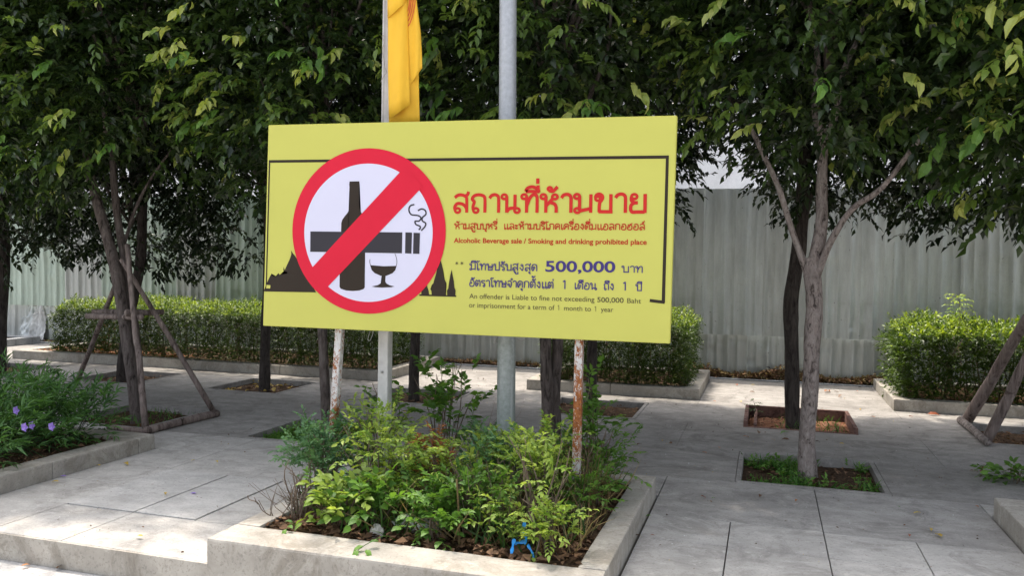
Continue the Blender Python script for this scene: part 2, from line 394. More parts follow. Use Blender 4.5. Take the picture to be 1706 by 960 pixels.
def sprays(Pb, Db, L, nl, ll, wr, droop=.4, spread=.9, leafdrop=.35, jit=.25, tip=.4):
    """twigs with alternate leaves: arrays of leaf base, direction, normal, length, width"""
    n = len(Pb); Db = unit(Db); L = np.asarray(L)
    if L.ndim == 0: L = np.full(n, float(L))
    up = np.array([0, 0, 1.0]); side = unit(np.cross(Db, up) + rng.normal(0, .05, (n, 3)))
    oP = []; oD = []; oN = []; oL = []; tw = []
    base_t = rng.random(n)
    for k in range(nl):
        t = (k + 1) / nl
        pos = Pb + Db * (L * t)[:, None] - up * (droop * L * t * t)[:, None]
        sg = 1 if k % 2 else -1
        f = spread * (1 - tip * t) if k < nl - 1 else 0.0
        d = Db * (1 - .3 * f) + side * (sg * f) - up * (leafdrop + droop * t * .6) + rng.normal(0, jit, (n, 3))
        oP.append(pos); oD.append(d); oN.append(up + rng.normal(0, .35, (n, 3)) + side * sg * .25)
        oL.append(ll * rng.uniform(.65, 1.15, n)); tw.append(np.clip(base_t * .7 + rng.random(n) * .3, 0, 1))
    P = np.concatenate(oP); D = np.concatenate(oD); Nn = np.concatenate(oN); Ls = np.concatenate(oL)
    return P, D, Nn, Ls, Ls * wr, np.concatenate(tw)
def ellips(n, c, r, shell=.5, zmin=None):
    d = unit(rng.normal(0, 1, (n, 3))); u = rng.random((n, 1)) ** shell
    P = np.array(c) + d * u * np.array(r)
    if zmin is not None:
        P[:, 2] = np.where(P[:, 2] < zmin, zmin + rng.random(n) * .25, P[:, 2])
    return P, d
def lump(P, s=2.1, ph=0.0):
    return (np.sin(P[:, 0] * s + ph + 1.3 * np.sin(P[:, 2] * s * .8 + ph)) + np.sin(P[:, 1] * s * 1.1 + ph * 2 + np.cos(P[:, 0] * s * .6)) + np.sin(P[:, 2] * s * 1.3 - ph + P[:, 0] * .7)) / 3

# ---------------------------------------------------------------- leaf litter
def litter(name, x0, x1, y0, y1, z, n, m='litter', ll=.055, parent=None, flat=.35, wr=.5):
    P = np.stack([rng.uniform(x0, x1, n), rng.uniform(y0, y1, n), z + rng.random(n) * .02], -1)
    D = np.stack([rng.normal(0, 1, n), rng.normal(0, 1, n), rng.normal(0, flat * .6, n)], -1)
    Nn = np.stack([rng.normal(0, flat, n), rng.normal(0, flat, n), np.ones(n)], -1)
    L = ll * rng.uniform(.5, 1.3, n)
    return leaf_mesh(name, P, D, Nn, L, L * wr, M[m], parent, kind='stuff')
def grassy(name, P, h, m='grass', parent=None, wr=.10, lean=.6):
    n = len(P); D = np.stack([rng.normal(0, lean, n), rng.normal(0, lean, n), np.ones(n)], -1)
    Nn = rng.normal(0, 1, (n, 3)); Nn[:, 2] = .3
    L = h * rng.uniform(.5, 1.25, n)
    return leaf_mesh(name, P, D, Nn, L, L * wr, M[m], parent, T=TLB, TF=TFB, kind='stuff')
def bank(x0, x1, n, hgt, mk, ll, lab, nm='leaf_litter'):
    P = np.stack([rng.uniform(x0, x1, n), rng.uniform(10.835, 10.925, n), np.zeros(n)], -1)
    P[:, 2] = .03 + rng.random(n) * hgt * (.55 + .45 * np.sin(P[:, 0] * 5.1)) * (P[:, 1] - 10.80) / .12
    L = ll * rng.uniform(.5, 1.3, n)
    o = leaf_mesh(nm, P, rng.normal(0, 1, (n, 3)) * (1, 1, .45), rng.normal(0, .7, (n, 3)) + (0, -.3, 1), L, L * .5, M[mk], None, kind='stuff'); tag(o, lab, 'leaf litter')
bank(-1.0, 1.4, 2600, .15, 'litter', .07, 'brown dry leaves banked against the foot of the fence')
bank(-1.0, 1.4, 2200, .17, 'straw', .05, 'pale straw and twig bits banked against the foot of the fence', 'straw_litter')
o = litter('leaf_litter', -4.4, -2.6, 10.84, 10.97, .04, 500, ll=.06); tag(o, 'brown fallen leaves under the fence behind the lamp post', 'leaf litter')
Pg = np.stack([rng.uniform(-4.4, 1.3, 900), rng.uniform(10.84, 10.97, 900), np.full(900, .03)], -1)
o = grassy('weeds', Pg, .09, 'straw'); tag(o, 'sparse dry weeds along the foot of the fence', 'weeds')

# ---------------------------------------------------------------- fence of metal sheets
fence = empty('metal_sheet_fence', (-4, 10.98, 0)); tag(fence, 'tall grey green corrugated metal sheet fence with dents and a lower patched strip', 'fence')
def fsheet(x0, x1, z0, z1, y, m, lean=0.0, seed=0, dents=0):
    wd = x1 - x0; rs = np.random.default_rng(seed); prof = []
    nr = 3; pit = wd / nr
    for i in range(nr):
        a = i * pit
        prof += [(a, 0), (a + .012, -.028), (a + .040, -.028), (a + .052, 0), (a + pit * .5, 0), (a + pit * .5 + .008, -.007), (a + pit * .5 + .020, -.007), (a + pit * .5 + .028, 0)]
    prof.append((wd, 0)); prof = np.array(prof)
    nz = 30 if dents else 3
    zs = np.linspace(z0, z1, nz)
    X, Z = np.meshgrid(x0 + prof[:, 0], zs); Yv = np.tile(y + prof[:, 1], (nz, 1)) + (Z - z0) * lean
    X = X + .004 * np.sin(Z * 3 + seed)
    for _ in range(dents):
        cx, cz, s, a = rs.uniform(x0, x1), rs.uniform(z0, z1), rs.uniform(.025, .07), rs.uniform(-.03, .03)
        Yv += a * np.exp(-((X - cx) ** 2 + (Z - cz) ** 2) / (s * s))
    V = np.stack([X, Yv, Z], -1).reshape(-1, 3); I = np.arange(X.size).reshape(X.shape)
    Fq = np.stack([I[:-1, :-1], I[:-1, 1:], I[1:, 1:], I[1:, :-1]], -1).reshape(-1, 4)
    o = npmesh('metal_sheet', V, Fq, m, fence)
    return o
x = -16.0; i = 0
while x < 6.5:
    wd = .76
    green = x < -5.0
    m = M['sheet'][1] if (green and i % 3) else M['sheet'][(0, 2, 3, 0, 2)[i % 5]]
    top = 2.47 + random.uniform(-.015, .015)
    fsheet(x, x + wd + .03, .56 + (.06 if green else 0), top, 10.955 + (.018 if i % 2 else 0), m, random.uniform(-.004, .004), i, 8)
    fsheet(x - .2, x + wd - .18, -.05, .60 + (.06 if green else 0), 11.0 + (.018 if i % 2 else 0), M['sheet'][(2, 0, 3, 2)[i % 4]], random.uniform(-.015, .01), 90 + i, 7)
    x += wd; i += 1
for z in (.6, 1.5, 2.3): box('rail', -16, 7, 11.02, 11.06, z, z + .04, M['frame'], fence)
for k in range(12): box('fence_post', -15.8 + k * 2, -15.74 + k * 2, 11.062, 11.12, -.1, 2.42, M['frame'], fence)
# plain pale building behind
bd = empty('pale_building', (-8, 17, 0)); tag(bd, 'pale rendered building standing behind the metal fence', 'building')
box('wall', -34, 14, 17, 25, -.13, 7.5, M['build'], bd); box('parapet', -34.1, 14.1, 16.9, 25.1, 7.5, 7.9, M['build'], bd)
for k in range(14):
    x = -30 + k * 3.1; box('window', x, x + 1.3, 16.97, 17.02, 4.6, 5.9, M['frame'], bd); box('window_sill', x - .08, x + 1.38, 16.88, 16.995, 4.48, 4.58, M['build'], bd)

from mathutils import noise as MN
def worn(x0, x1, y0, y1, z0, z1, m, t):
    bm = box_bm(x0, x1, y0, y1, z0, z1, .012, 2, jit=.0015)
    for _ in range(2):
        bmesh.ops.subdivide_edges(bm, edges=[e for e in bm.edges if e.calc_length() > .09], cuts=3 if _ == 0 else 2, use_grid_fill=True)
    for v in bm.verts:
        p = v.co; ed = min(abs(p.x - x0), abs(p.x - x1)) + abs(p.z - z1) if (x1 - x0) < (y1 - y0) else min(abs(p.y - y0), abs(p.y - y1)) + abs(p.z - z1)
        k = .0016 + (.006 * max(0, MN.noise(p * 17)) if ed < .03 else 0)
        c = Vector(((x0 + x1) / 2, (y0 + y1) / 2, p.z - .03)); d = Vector((p.x - c.x if (x1 - x0) < (y1 - y0) else 0, p.y - c.y if (x1 - x0) >= (y1 - y0) else 0, .06)).normalized()
        v.co = p - d * k * (1 + MN.noise(p * 9))
    return bmobj('kerb_stone', bm, m, t)
# ---------------------------------------------------------------- kerbed planters
def planter(name, label, x0, x1, y0, y1, zt, wl, segs, zb=-.12, soilz=None, wf=None, m='kerb', seglen=2.0, cat='planter', soilmat='soil', soilamp=.012):
    """kerbed rectangle, kerbs on the sides listed in segs (front, right, left, back)"""
    t = empty(name, (x0, y0, 0)); tag(t, label, cat)
    wf = wf or wl
    KB = worn if name == 'planter_bed' else (lambda a, b, c, d, e, f, m_, t_: box('kerb_stone', a, b, c, d, e, f, m_, t_, bev=.012, jit=.0015))
    def run(a0, a1, fn):
        n = max(1, round((a1 - a0) / seglen)); st = (a1 - a0) / n
        for i in range(n): fn(a0 + i * st + .0015, a0 + (i + 1) * st - .0015)
    if 'f' in segs: run(x0, x1, lambda a, b: KB(a, b, y0, y0 + wf, zb, zt, M[m], t))
    if 'b' in segs: run(x0, x1, lambda a, b: KB(a, b, y1 - wl, y1, zb, zt, M[m], t))
    ya, yb = y0 + (wf + .002 if 'f' in segs else 0), y1 - (wl + .002 if 'b' in segs else 0)
    if 'r' in segs: run(ya, yb, lambda a, b: KB(x1 - wl, x1, a, b, zb, zt, M[m], t))
    if 'l' in segs: run(ya, yb, lambda a, b: KB(x0, x0 + wl, a, b, zb, zt, M[m], t))
    s = gridded('soil', x0 + wl * .5, x1 - wl * .5, y0 + wf * .5, y1 - wl * .5, (zt - .03) if soilz is None else soilz, M[soilmat], max(8, int((x1 - x0) * 22)), max(8, int((y1 - y0) * 22)), soilamp, t)
    return t
pc = planter('planter_bed', 'raised concrete planter around the yellow sign, full of weedy shrubs', -2.51, -.63, 3.205, 5.1, .13, .135, 'frlb', wf=.23, seglen=2.6)
pl = planter('planter_bed', 'concrete edged flower bed at the left with purple flowering plants', -9.0, -4.43, 3.2, 5.07, .115, .17, 'frb', seglen=1.0)
ph1 = planter('hedge_planter', 'long kerbed bed under the left hedge behind the staked tree', -10.3, -4.40, 8.92, 10.68, .12, .16, 'frlb', zb=-.06, seglen=1.6)
ph2 = planter('hedge_planter', 'kerbed bed under the middle hedge right of the sign', -2.62, -.66, 8.96, 10.68, .12, .16, 'frlb', zb=-.06, seglen=1.2)
ph3 = planter('hedge_planter', 'kerbed bed under the right hedge with brown leaf litter', 1.27, 6.2, 9.03, 10.68, .12, .16, 'frlb', zb=-.06, seglen=1.6)
pr = planter('planter_bed', 'corner of a concrete kerbed bed at the bottom right edge', 1.30, 4.5, 3.2, 5.35, .12, .15, 'frlb', soilz=.085, seglen=1.1, soilmat='redsoil')
pll = planter('hedge_planter', 'low grey kerbed bed at the far left by the fence', -15, -11.7, 10.05, 10.68, .12, .16, 'frb', zb=-.06, m='grey_step')
o = litter('leaf_litter', -2.36, -.78, 3.46, 4.9, .105, 2600, ll=.06); tag(o, 'brown dead leaves covering the soil in the sign planter', 'leaf litter')
o = litter('leaf_litter', 1.45, 4, 9.2, 9.6, .10, 900, ll=.05); tag(o, 'reddish brown litter at the foot of the right hedge', 'leaf litter')
o = litter('leaf_litter', -10.1, -7.5, 9.1, 9.6, .10, 500, 'redleaf', .05); tag(o, 'reddish litter at the left end of the long hedge', 'leaf litter')
o = litter('leaf_litter', -6.5, -4.62, 3.4, 4.9, .095, 900, ll=.05); tag(o, 'dark litter under the purple flowering plants', 'leaf litter')

# ---------------------------------------------------------------- tree pits
PITN = {(.31, 0): ('square tree pit with fresh grass under the pale forked tree', 'g'), (.31, 1): ('sunlit tree pit with reddish soil and a plank border', 'p'),
        (-1.64, 1): ('dark tree pit right of the sign post with bare soil', 's'), (-1.64, 0): ('tree pit hidden behind the sign planter shrubs', 's'),
        (-3.59, 0): ('tree pit with weeds left of the sign planter', 'g'), (-3.59, 1): ('shaded tree pit behind the white flag pole', 's'),
        (-5.54, 0): ('tree pit under the staked twin trunk tree', 'w'), (-5.54, 1): ('shaded tree pit with yellow fallen leaves left of the sign', 'y'),
        (2.26, 1): ('tree pit at the right edge under the slanting stakes', 's'), (2.26, 0): ('tree pit with a small green weed at the right edge', 's')}
for r, (y0, y1) in enumerate(ROWS):
    for x0 in PX:
        cx = x0 + .48; key = (round(min((k for k in (.31, -1.64, -3.59, -5.54, 2.26)), key=lambda k: abs(k - cx)), 2), r)
        known = abs(key[0] - cx) < .1
        lab, ty = PITN[key] if known else (('front' if r == 0 else 'back') + ' row tree pit %s' % ('outside the right edge' if cx > 3 else 'behind the left flower bed' if cx > -8 else 'at the far left edge' if cx > -10 else 'outside the left edge'), 's')
        t = empty('tree_pit', (cx, (y0 + y1) / 2, 0)); tag(t, lab, 'tree pit')
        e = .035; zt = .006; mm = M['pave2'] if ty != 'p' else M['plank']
        a, b = x0 + .002, x0 + .968; c, d = y0 + .002, y1 - .002
        if ty == 'p': zt = .05
        box('edging', a, b, c, c + e, -.07, .004 if ty == 'p' else zt, mm, t, bev=.004, jit=.002); box('edging', a, b, d - e, d, -.07, zt, mm, t, bev=.004, jit=.002)
        box('edging', a, a + e, c + e, d - e, -.07, zt, mm, t, bev=.004, jit=.002); box('edging', b - e, b, c + e, d - e, -.07, zt - .001, mm, t, bev=.004, jit=.002)
        if ty == 'p': box('inner_board', a + .09, a + .115, c + .05, d - .05, -.06, .02, mm, t, jit=.003)
        gridded('soil', a + .01, b - .01, c + .01, d - .01, -.058, M['redsoil' if ty == 'p' else 'soil'], 24, 24, .007, t)
        if cx > -8.2 and cx < 3:
            litter('leaf_litter', a + .05, b - .05, c + .05, d - .05, -.05, 160 if ty != 'y' else 120, 'litter', .05, t)
            if ty == 'y': litter('yellow_leaves', a + .05, b - .05, c + .05, d - .05, -.04, 26, 'yellowleaf', .09, t)
        if ty == 'g':
            q = rng.uniform(0, 1, (1500, 2)); PP = np.stack([a + .05 + q[:, 0] * (b - a - .1), c + .05 + q[:, 1] * (d - c - .1), np.full(1500, -.055)], -1)
            PP = PP[lump(PP, 9.0, cx) + .5 * lump(PP, 21., 2.) > -.05]
            grassy('grass', PP, .085, 'grass', t, .11, .9)
            q = rng.uniform(0, 1, (150, 2)); PP = np.stack([a + .07 + q[:, 0] * (b - a - .14), c + .05 + q[:, 1] * (d - c - .12), np.full(150, -.05)], -1); PP = PP[lump(PP, 9.0, cx) > -.2]
            P_, D_, N_, L_, W_, t_ = sprays(PP, np.stack([rng.normal(0, .6, len(PP)), rng.normal(0, .6, len(PP)), np.ones(len(PP))], -1), .08, 5, .045, .42, .2)
            leaf_mesh('weed_leaves', P_, D_, N_, L_, W_, M['mid'], t, t_, kind='stuff')
        if ty in 'wp':
            q = rng.uniform(0, 1, (120, 2)); PP = np.stack([a + .3 + q[:, 0] * .6, c + .1 + q[:, 1] * .7, np.full(120, -.02)], -1)
            grassy('grass', PP, .08, 'grass', t)

# ---------------------------------------------------------------- hedges
def hedge(label, x0, x1, y0, y1, z0, z1, n, ll, mkey='hedge', fill=1.0, bits=''):
    t = empty('hedge', ((x0 + x1) / 2, (y0 + y1) / 2, .1)); tag(t, label, 'hedge')
    i_ = .22
    core = gridded('tmp', 0, 1, 0, 1, 0, M['barkdark'])
    bpy.data.objects.remove(core)
    lst = []
    nst = int((x1 - x0) * 26)
    for k in range(nst):
        a = rng.uniform((x0 + .1, y0 + .1), (x1 - .1, y1 - .1)); h = z0 + (z1 - z0) * rng.uniform(.7, .95)
        lst.append(([(a[0], a[1], z0 - .02), (a[0] + rng.normal(0, .05), a[1] + rng.normal(0, .05), (z0 + h) / 2), (a[0] + rng.normal(0, .12), a[1] + rng.normal(0, .1), h)], [.008, .006, .003]))
    tubes('stems', lst, M['twig'], t, 4, 1)['kind'] = 'stuff'
    # shell: faces front / top / sides plus interior
    n = int(n * 1.45); P = rng.uniform((x0, y0, z0 - .03), (x1, y1, z1), (n, 3))
    face = rng.random(n); dep = np.abs(rng.normal(0, .09, n))
    fr = face < .42; tp = (face >= .42) & (face < .72); lf = (face >= .72) & (face < .79); rt = (face >= .79) & (face < .87)
    P[fr, 1] = y0 + dep[fr]; P[tp, 2] = z1 - dep[tp]; P[lf, 0] = x0 + dep[lf]; P[rt, 0] = x1 - dep[rt]
    bump = .085 * lump(P, 4.5, x0) + .05 * lump(P, 12, 1)
    P[:, 2] += bump * (P[:, 2] - z0) / (z1 - z0) * 1.3; P[:, 1] -= bump; P[:, 0] += bump * .6
    # rounded upper edges
    ex = np.maximum(0, .18 - np.minimum(P[:, 0] - x0, x1 - P[:, 0])); ey = np.maximum(0, .15 - np.minimum(P[:, 1] - y0, y1 - P[:, 1]))
    P[:, 2] -= (ex + ey) * .6 * ((P[:, 2] - z0) / (z1 - z0)) ** 2
    c = np.array([(x0 + x1) / 2, (y0 + y1) / 2, z0 + .1])
    D = rng.normal(0, .55, (n, 3)); D[:, 2] += .45; D[fr, 1] -= .7; D[lf, 0] -= .7; D[rt, 0] += .7; D[tp, 2] += 1.0
    A = sprays(P, D, ll * 2.2, 5, ll, .46, .15, .9, .05, .3)
    hgt = (A[0][:, 2] - z0) / (z1 - z0)
    tint = np.clip(A[5] * .72 + .36 * (hgt > .88) + .10 * rng.normal(0, 1, len(hgt)), 0, 1)   # brighter tint paints sunlight onto the clipped top
    leaf_mesh('foliage', A[0], A[1], A[2], A[3], A[4], M[mkey], t, tint, kind='stuff')
    # upright new shoots
    m_ = int((x1 - x0) * 46)
    Q = np.stack([rng.uniform(x0 + .05, x1 - .05, m_), rng.uniform(y0 + .05, y1, m_), np.full(m_, z1 - .04)], -1)
    Ds = np.stack([rng.normal(0, .3, m_), rng.normal(0, .3, m_), np.ones(m_)], -1)
    B = sprays(Q, Ds, rng.uniform(.05, .15, m_), 7, ll * .85, .42, .0, .8, -.15, .2)
    leaf_mesh('new_shoots', B[0], B[1], B[2], B[3], B[4], M['hedge'], t, np.clip(.82 + .15 * rng.random(len(B[0])), 0, 1), kind='stuff')
    return t
hedge('long clipped green hedge at the left behind the staked tree', -9.75, -4.62, 9.1, 10.45, .12, .80, 10500, .038)
hedge('clipped hedge just right of the sign, its right end lit by the sun', -2.45, -.80, 9.12, 10.5, .12, .86, 5200, .036)
hedge('leafy hedge in front of the fence at the right edge', 1.36, 5.0, 9.2, 10.5, .12, .84, 5200, .052)
def sapling(label, x, y, z, h, n, ll, m='mid', col='twig', name='sapling', cat='plant', lean=(0, 0)):
    t = empty(name, (x, y, z)); tag(t, label, cat)
    top = (x + lean[0], y + lean[1], z + h)
    tube('stem', [(x, y, z), (x + lean[0] * .4 + .02, y, z + h * .5), top], [.006, .005, .002], M[col], t, 5)
    k = np.linspace(.25, 1, n); P = np.array([x, y, z]) + np.outer(k, np.array(top) - np.array((x, y, z)))
    an = np.arange(n) * 2.4; D = np.stack([np.cos(an), np.sin(an), np.full(n, .45)], -1)
    A = sprays(P, D, ll * 3, 7, ll, .45, .35)
    leaf_mesh('leaves', *A[:5], M[m], t, A[5]); return t
sapling('pale green sapling sticking up above the right hedge', 1.95, 9.6, .7, .48, 26, .045, 'lime')
for k, (px, py, hh) in enumerate([(112, 590, .45), (155, 585, .5), (200, 590, .55)]):
    q = gr(px, 600, .1); sapling('thin reddish leafed sapling, %s in front of the long hedge' % ('leftmost', 'middle one', 'rightmost')[k], q[0], 9.15, .1, hh, 12, .035, ('dry', 'mid', 'straw')[k])
# crumpled white bag by the fence
def crumple(name, label, cat, c, r, m, seed, parent=None, det=3):
    bm = bmesh.new(); bmesh.ops.create_icosphere(bm, subdivisions=det, radius=1)
    rs = np.random.default_rng(seed); ks = rs.normal(0, 3.2, (7, 3)); ph = rs.uniform(0, 6.28, 7)
    for v in bm.verts:
        p = np.array(v.co); f = 1 + .10 * sum(abs(math.sin(float(k @ p) + q)) for k, q in zip(ks, ph)) - .35
        v.co = Vector((c[0] + p[0] * r[0] * f, c[1] + p[1] * r[1] * f, c[2] + p[2] * r[2] * f))
    o = bmobj(name, bm, M[m]); tag(o, label, cat); return o
def sheet_rag(name, label, cat, x, y, z, wd, ht, m, seed):
    rs = np.random.default_rng(seed); n = 22; U, W_ = np.meshgrid(np.linspace(-.5, .5, n), np.linspace(0, 1, n))
    Z = W_ * ht * (1 - .35 * np.abs(U) + .12 * np.sin(U * 9)); X = U * wd * (1 - .45 * W_) ; Y = W_ * .10
    for _ in range(9):
        k = rs.normal(0, 7, 2); Y += .018 * np.abs(np.sin(k[0] * U + k[1] * W_ + rs.uniform(0, 6)))
    V = np.stack([x + X, y + Y, z + Z], -1).reshape(-1, 3); I = np.arange(n * n).reshape(n, n)
    o = npmesh(name, V, np.stack([I[:-1, :-1], I[:-1, 1:], I[1:, 1:], I[1:, :-1]], -1).reshape(-1, 4), M[m]); tag(o, label, cat)
    md = o.modifiers.new('thickness', 'SOLIDIFY'); md.thickness = .002; return o
q = at(56, 560, 10.86)
sheet_rag('plastic_sheet', 'crumpled white plastic sheet leaning on the fence at the left', 'plastic sheet', q[0], 10.80, 0.0, .42, .62, 'whiteplastic', 3)
q = at(38, 560, 10.86)
sheet_rag('metal_scrap', 'bent grey sheet scrap leaning on the fence left of the white plastic', 'scrap metal', q[0], 10.82, 0.0, .40, .62, 'sheetgrey', 5)

# ---------------------------------------------------------------- trees
GIRTH = [1.0]
def limb(name, pts, rad, m, parent, seed, n=10, wob=.06): return tube(name, pts, [q * GIRTH[0] for q in rad], M[m], parent, n, wob, seed, 5)
def pxl(lst, y, dy=None): return [tuple(at(a, b, y + (dy[i] if dy else 0))) for i, (a, b) in enumerate(lst)]
YL = []
for s_ in range(4):
    Tt = TL8.copy(); Tt[:, 2] -= (.10 + .08 * s_) * Tt[:, 0] ** 2; Tt[:, 0] *= 1; Tt[:, 1] *= (.56, .62, .5, .58)[s_]
    me = bpy.data.meshes.new('young_leaf'); me.from_pydata([tuple(v) for v in Tt], [], [tuple(map(int, f)) for f in TF8])
    a = me.attributes.new('tint', 'FLOAT', 'POINT'); a.data.foreach_set('value', np.full(len(Tt), (.15, .45, .75, .95)[s_], dtype=np.float32))
    me.materials.append(M['young']); YL.append(me)
for s_ in range(4):
    me = YL[s_].copy(); me.materials.clear(); me.materials.append(M['mid']); YL.append(me)
def leaf_objs(A, parent, pick=None):
    """each leaf its own object (shared mesh data)"""
    off = Vector((0, 0, 0)); p = parent
    while p is not None: off += p.location; p = p.parent
    for P, D, Nn, L, W_, t in zip(*A):
        D = Vector(D).normalized(); Nn = Vector(Nn); Nn = (Nn - D * Nn.dot(D)).normalized(); S = Nn.cross(D)
        o = bpy.data.objects.new('leaf', random.choice(pick or YL[:4])); COL.objects.link(o); o.parent = parent
        L = float(L)
        o.matrix_basis = Matrix(((D.x * L, S.x * L, Nn.x * L, P[0] - off.x), (D.y * L, S.y * L, Nn.y * L, P[1] - off.y), (D.z * L, S.z * L, Nn.z * L, P[2] - off.z), (0, 0, 0, 1)))
def crown(t, c, r, n, zmin,  ll=.095, m='leaf', nl=8, ph=0.0, thr=-.42, seedlings=0, yz=(2.2, 3.6), limbs=5, trunktop=None, bk='barkmid'):
    c = (c[0], c[1], c[2] + .35); r = (r[0] * 1.04, r[1] * 1.04, r[2] + .75)
    P, d = ellips(int(n * 2.1), c, r, .45, None)
    zb = zmin + .25 * lump(P * np.array([1, 1, 0]), 2.6, ph) + .18 * lump(P * np.array([1, 1, 0]), 6.1, ph * 2)
    P = P[(P[:, 2] > zb) & (lump(P, 2.4, ph) + .3 * lump(P, 5.7, ph) > thr)]
    d = unit((P - np.array(c)) / np.array(r))
    nb = len(P)
    P = P + rng.normal(0, .03, P.shape); D = d * np.array([1, 1, .35]) + rng.normal(0, .45, P.shape)
    A = sprays(P, D, ll * rng.uniform(1.5, 2.4, len(P)), nl, ll, .50, .25, .95, .25, .3)
    tint = A[5] ** 1.7
    leaf_mesh('crown', *A[:5], M[m], t, tint, kind='stuff')
    # front row trees: unseen upper clumps added for shade, outer clumps coloured as lit
    if seedlings:
        ex = []
        Pn, dn = ellips(230, (c[0], 5.0, 4.75), (1.1, .85, .55), .5); ex.append((Pn, dn))
        k2 = 620; dd = unit(rng.normal(0, 1, (k2 * 4, 3))); dd = dd[dd[:, 1] < .1][:k2]
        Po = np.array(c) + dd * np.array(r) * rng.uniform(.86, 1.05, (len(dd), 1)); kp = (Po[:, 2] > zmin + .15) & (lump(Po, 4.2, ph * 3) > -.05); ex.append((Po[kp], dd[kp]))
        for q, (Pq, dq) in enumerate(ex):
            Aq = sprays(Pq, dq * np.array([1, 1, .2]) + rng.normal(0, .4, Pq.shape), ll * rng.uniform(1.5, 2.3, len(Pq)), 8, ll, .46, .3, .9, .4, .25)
            leaf_mesh('added_shade_leaves' if q == 0 else 'outer_leaves', *Aq[:5], M['leaf' if q == 0 else 'leafout'], t, Aq[5] ** 1.2, TL8 if q else TL5, TF8 if q else TF5, kind='stuff')
    # inner limbs
    tp = trunktop or (c[0], c[1], c[2] - r[2] * .6)
    lst = []
    for k in range(limbs * 5):
        a = rng.uniform(0, 6.28); e = rng.uniform(.1, 1.1); q = rng.uniform(.55, .9)
        end = np.array(c) + np.array([math.cos(a) * math.cos(e) * r[0], math.sin(a) * math.cos(e) * r[1], math.sin(e) * r[2] - .25]) * q
        s0 = np.array(tp) + (0, 0, rng.uniform(0, .6)); mid = s0 * .5 + end * .5 + rng.normal(0, .1, 3)
        lst.append(([s0, mid, end], [.022, .014, .005] if k < limbs * 2 else [.010, .007, .003]))
    tubes('branches', lst, M[bk], t, 6, 3, .05)['kind'] = 'stuff'
    if seedlings:
        # young leaf bunches on the outer, camera-ward side, each leaf an object
        k = 0; S = []
        while k < seedlings:
            dd = unit(rng.normal(0, 1, 3)); p = np.array(c) + dd * np.array(r) * rng.uniform(.92, 1.04)
            if dd[1] > .15 or not (yz[0] < p[2] < yz[1]): continue
            S.append(p); k += 1
        S = np.array(S); dd = unit((S - np.array(c)) / np.array(r))
        A = sprays(S, dd * np.array([1, 1, .3]) + rng.normal(0, .35, S.shape), ll * 1.7, 7, ll * 1.05, .5, .35, .9, .45, .25)
        ns = len(S); ys = rng.random(ns) < .55
        msk = np.tile(ys, 7)
        leaf_objs([a[msk] for a in A], t); leaf_objs([a[~msk] for a in A], t, YL[4:])
def tree(label, base, name='leafy_tree'):
    t = empty(name, (base[0], base[1], -.03)); tag(t, label, 'tree'); return t
# T2, pale forked tree at the right
GIRTH[0] = 0.83
T2 = tree('pale barked tree forking into three limbs, right of the sign', (.31, 6.1))
limb('trunk', pxl([(1345, 796), (1344, 740), (1350, 660), (1352, 580), (1357, 500), (1352, 452), (1350, 430)], 6.1), [.082, .068, .066, .066, .070, .066, .050], 'bark', T2, 2, 14, .07)
limb('limb', pxl([(1352, 455), (1368, 380), (1369, 320), (1370, 270), (1371, 215)], 6.1), [.055, .052, .045, .043, .04], 'bark', T2, 3, 12)
limb('limb', pxl([(1347, 462), (1318, 380), (1296, 310), (1266, 245), (1240, 190)], 6.1, [0, -.05, -.1, -.1, -.15]), [.03, .026, .023, .021, .018], 'bark', T2, 4)
limb('limb', pxl([(1362, 458), (1385, 400), (1420, 348), (1470, 312), (1530, 235), (1590, 170)], 6.1, [0, -.1, -.2, -.3, -.4, -.5]), [.032, .028, .024, .022, .018, .014], 'bark', T2, 5)
limb('limb', pxl([(1370, 235), (1358, 180), (1362, 100), (1350, 20), (1345, -80)], 6.1), [.036, .030, .026, .02, .012], 'bark', T2, 6)
limb('limb', pxl([(1371, 240), (1392, 190), (1405, 120), (1440, 40), (1470, -60)], 6.1), [.032, .026, .024, .02, .012], 'bark', T2, 7)
crown(T2, (.38, 6.1, 3.75), (1.25, 1.35, 1.5), 1850, 2.25, .088, ph=1.1, seedlings=43, yz=(2.35, 3.5))
GIRTH[0] = 0.84
T3 = tree('dark trunked tree directly behind the pale forked tree', (.27, 8.05))
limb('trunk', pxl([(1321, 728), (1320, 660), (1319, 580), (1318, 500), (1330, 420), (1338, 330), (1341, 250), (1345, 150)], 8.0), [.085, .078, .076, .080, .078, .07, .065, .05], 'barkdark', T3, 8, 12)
limb('limb', pxl([(1338, 370), (1352, 320), (1372, 280), (1400, 200)], 8.0, [0, 0, .1, .2]), [.04, .034, .03, .02], 'barkdark', T3, 9)
crown(T3, (.72, 8.1, 3.75), (1.2, 1.3, 1.7), 3000, 2.12, .085, 'leafback', ph=2.2)
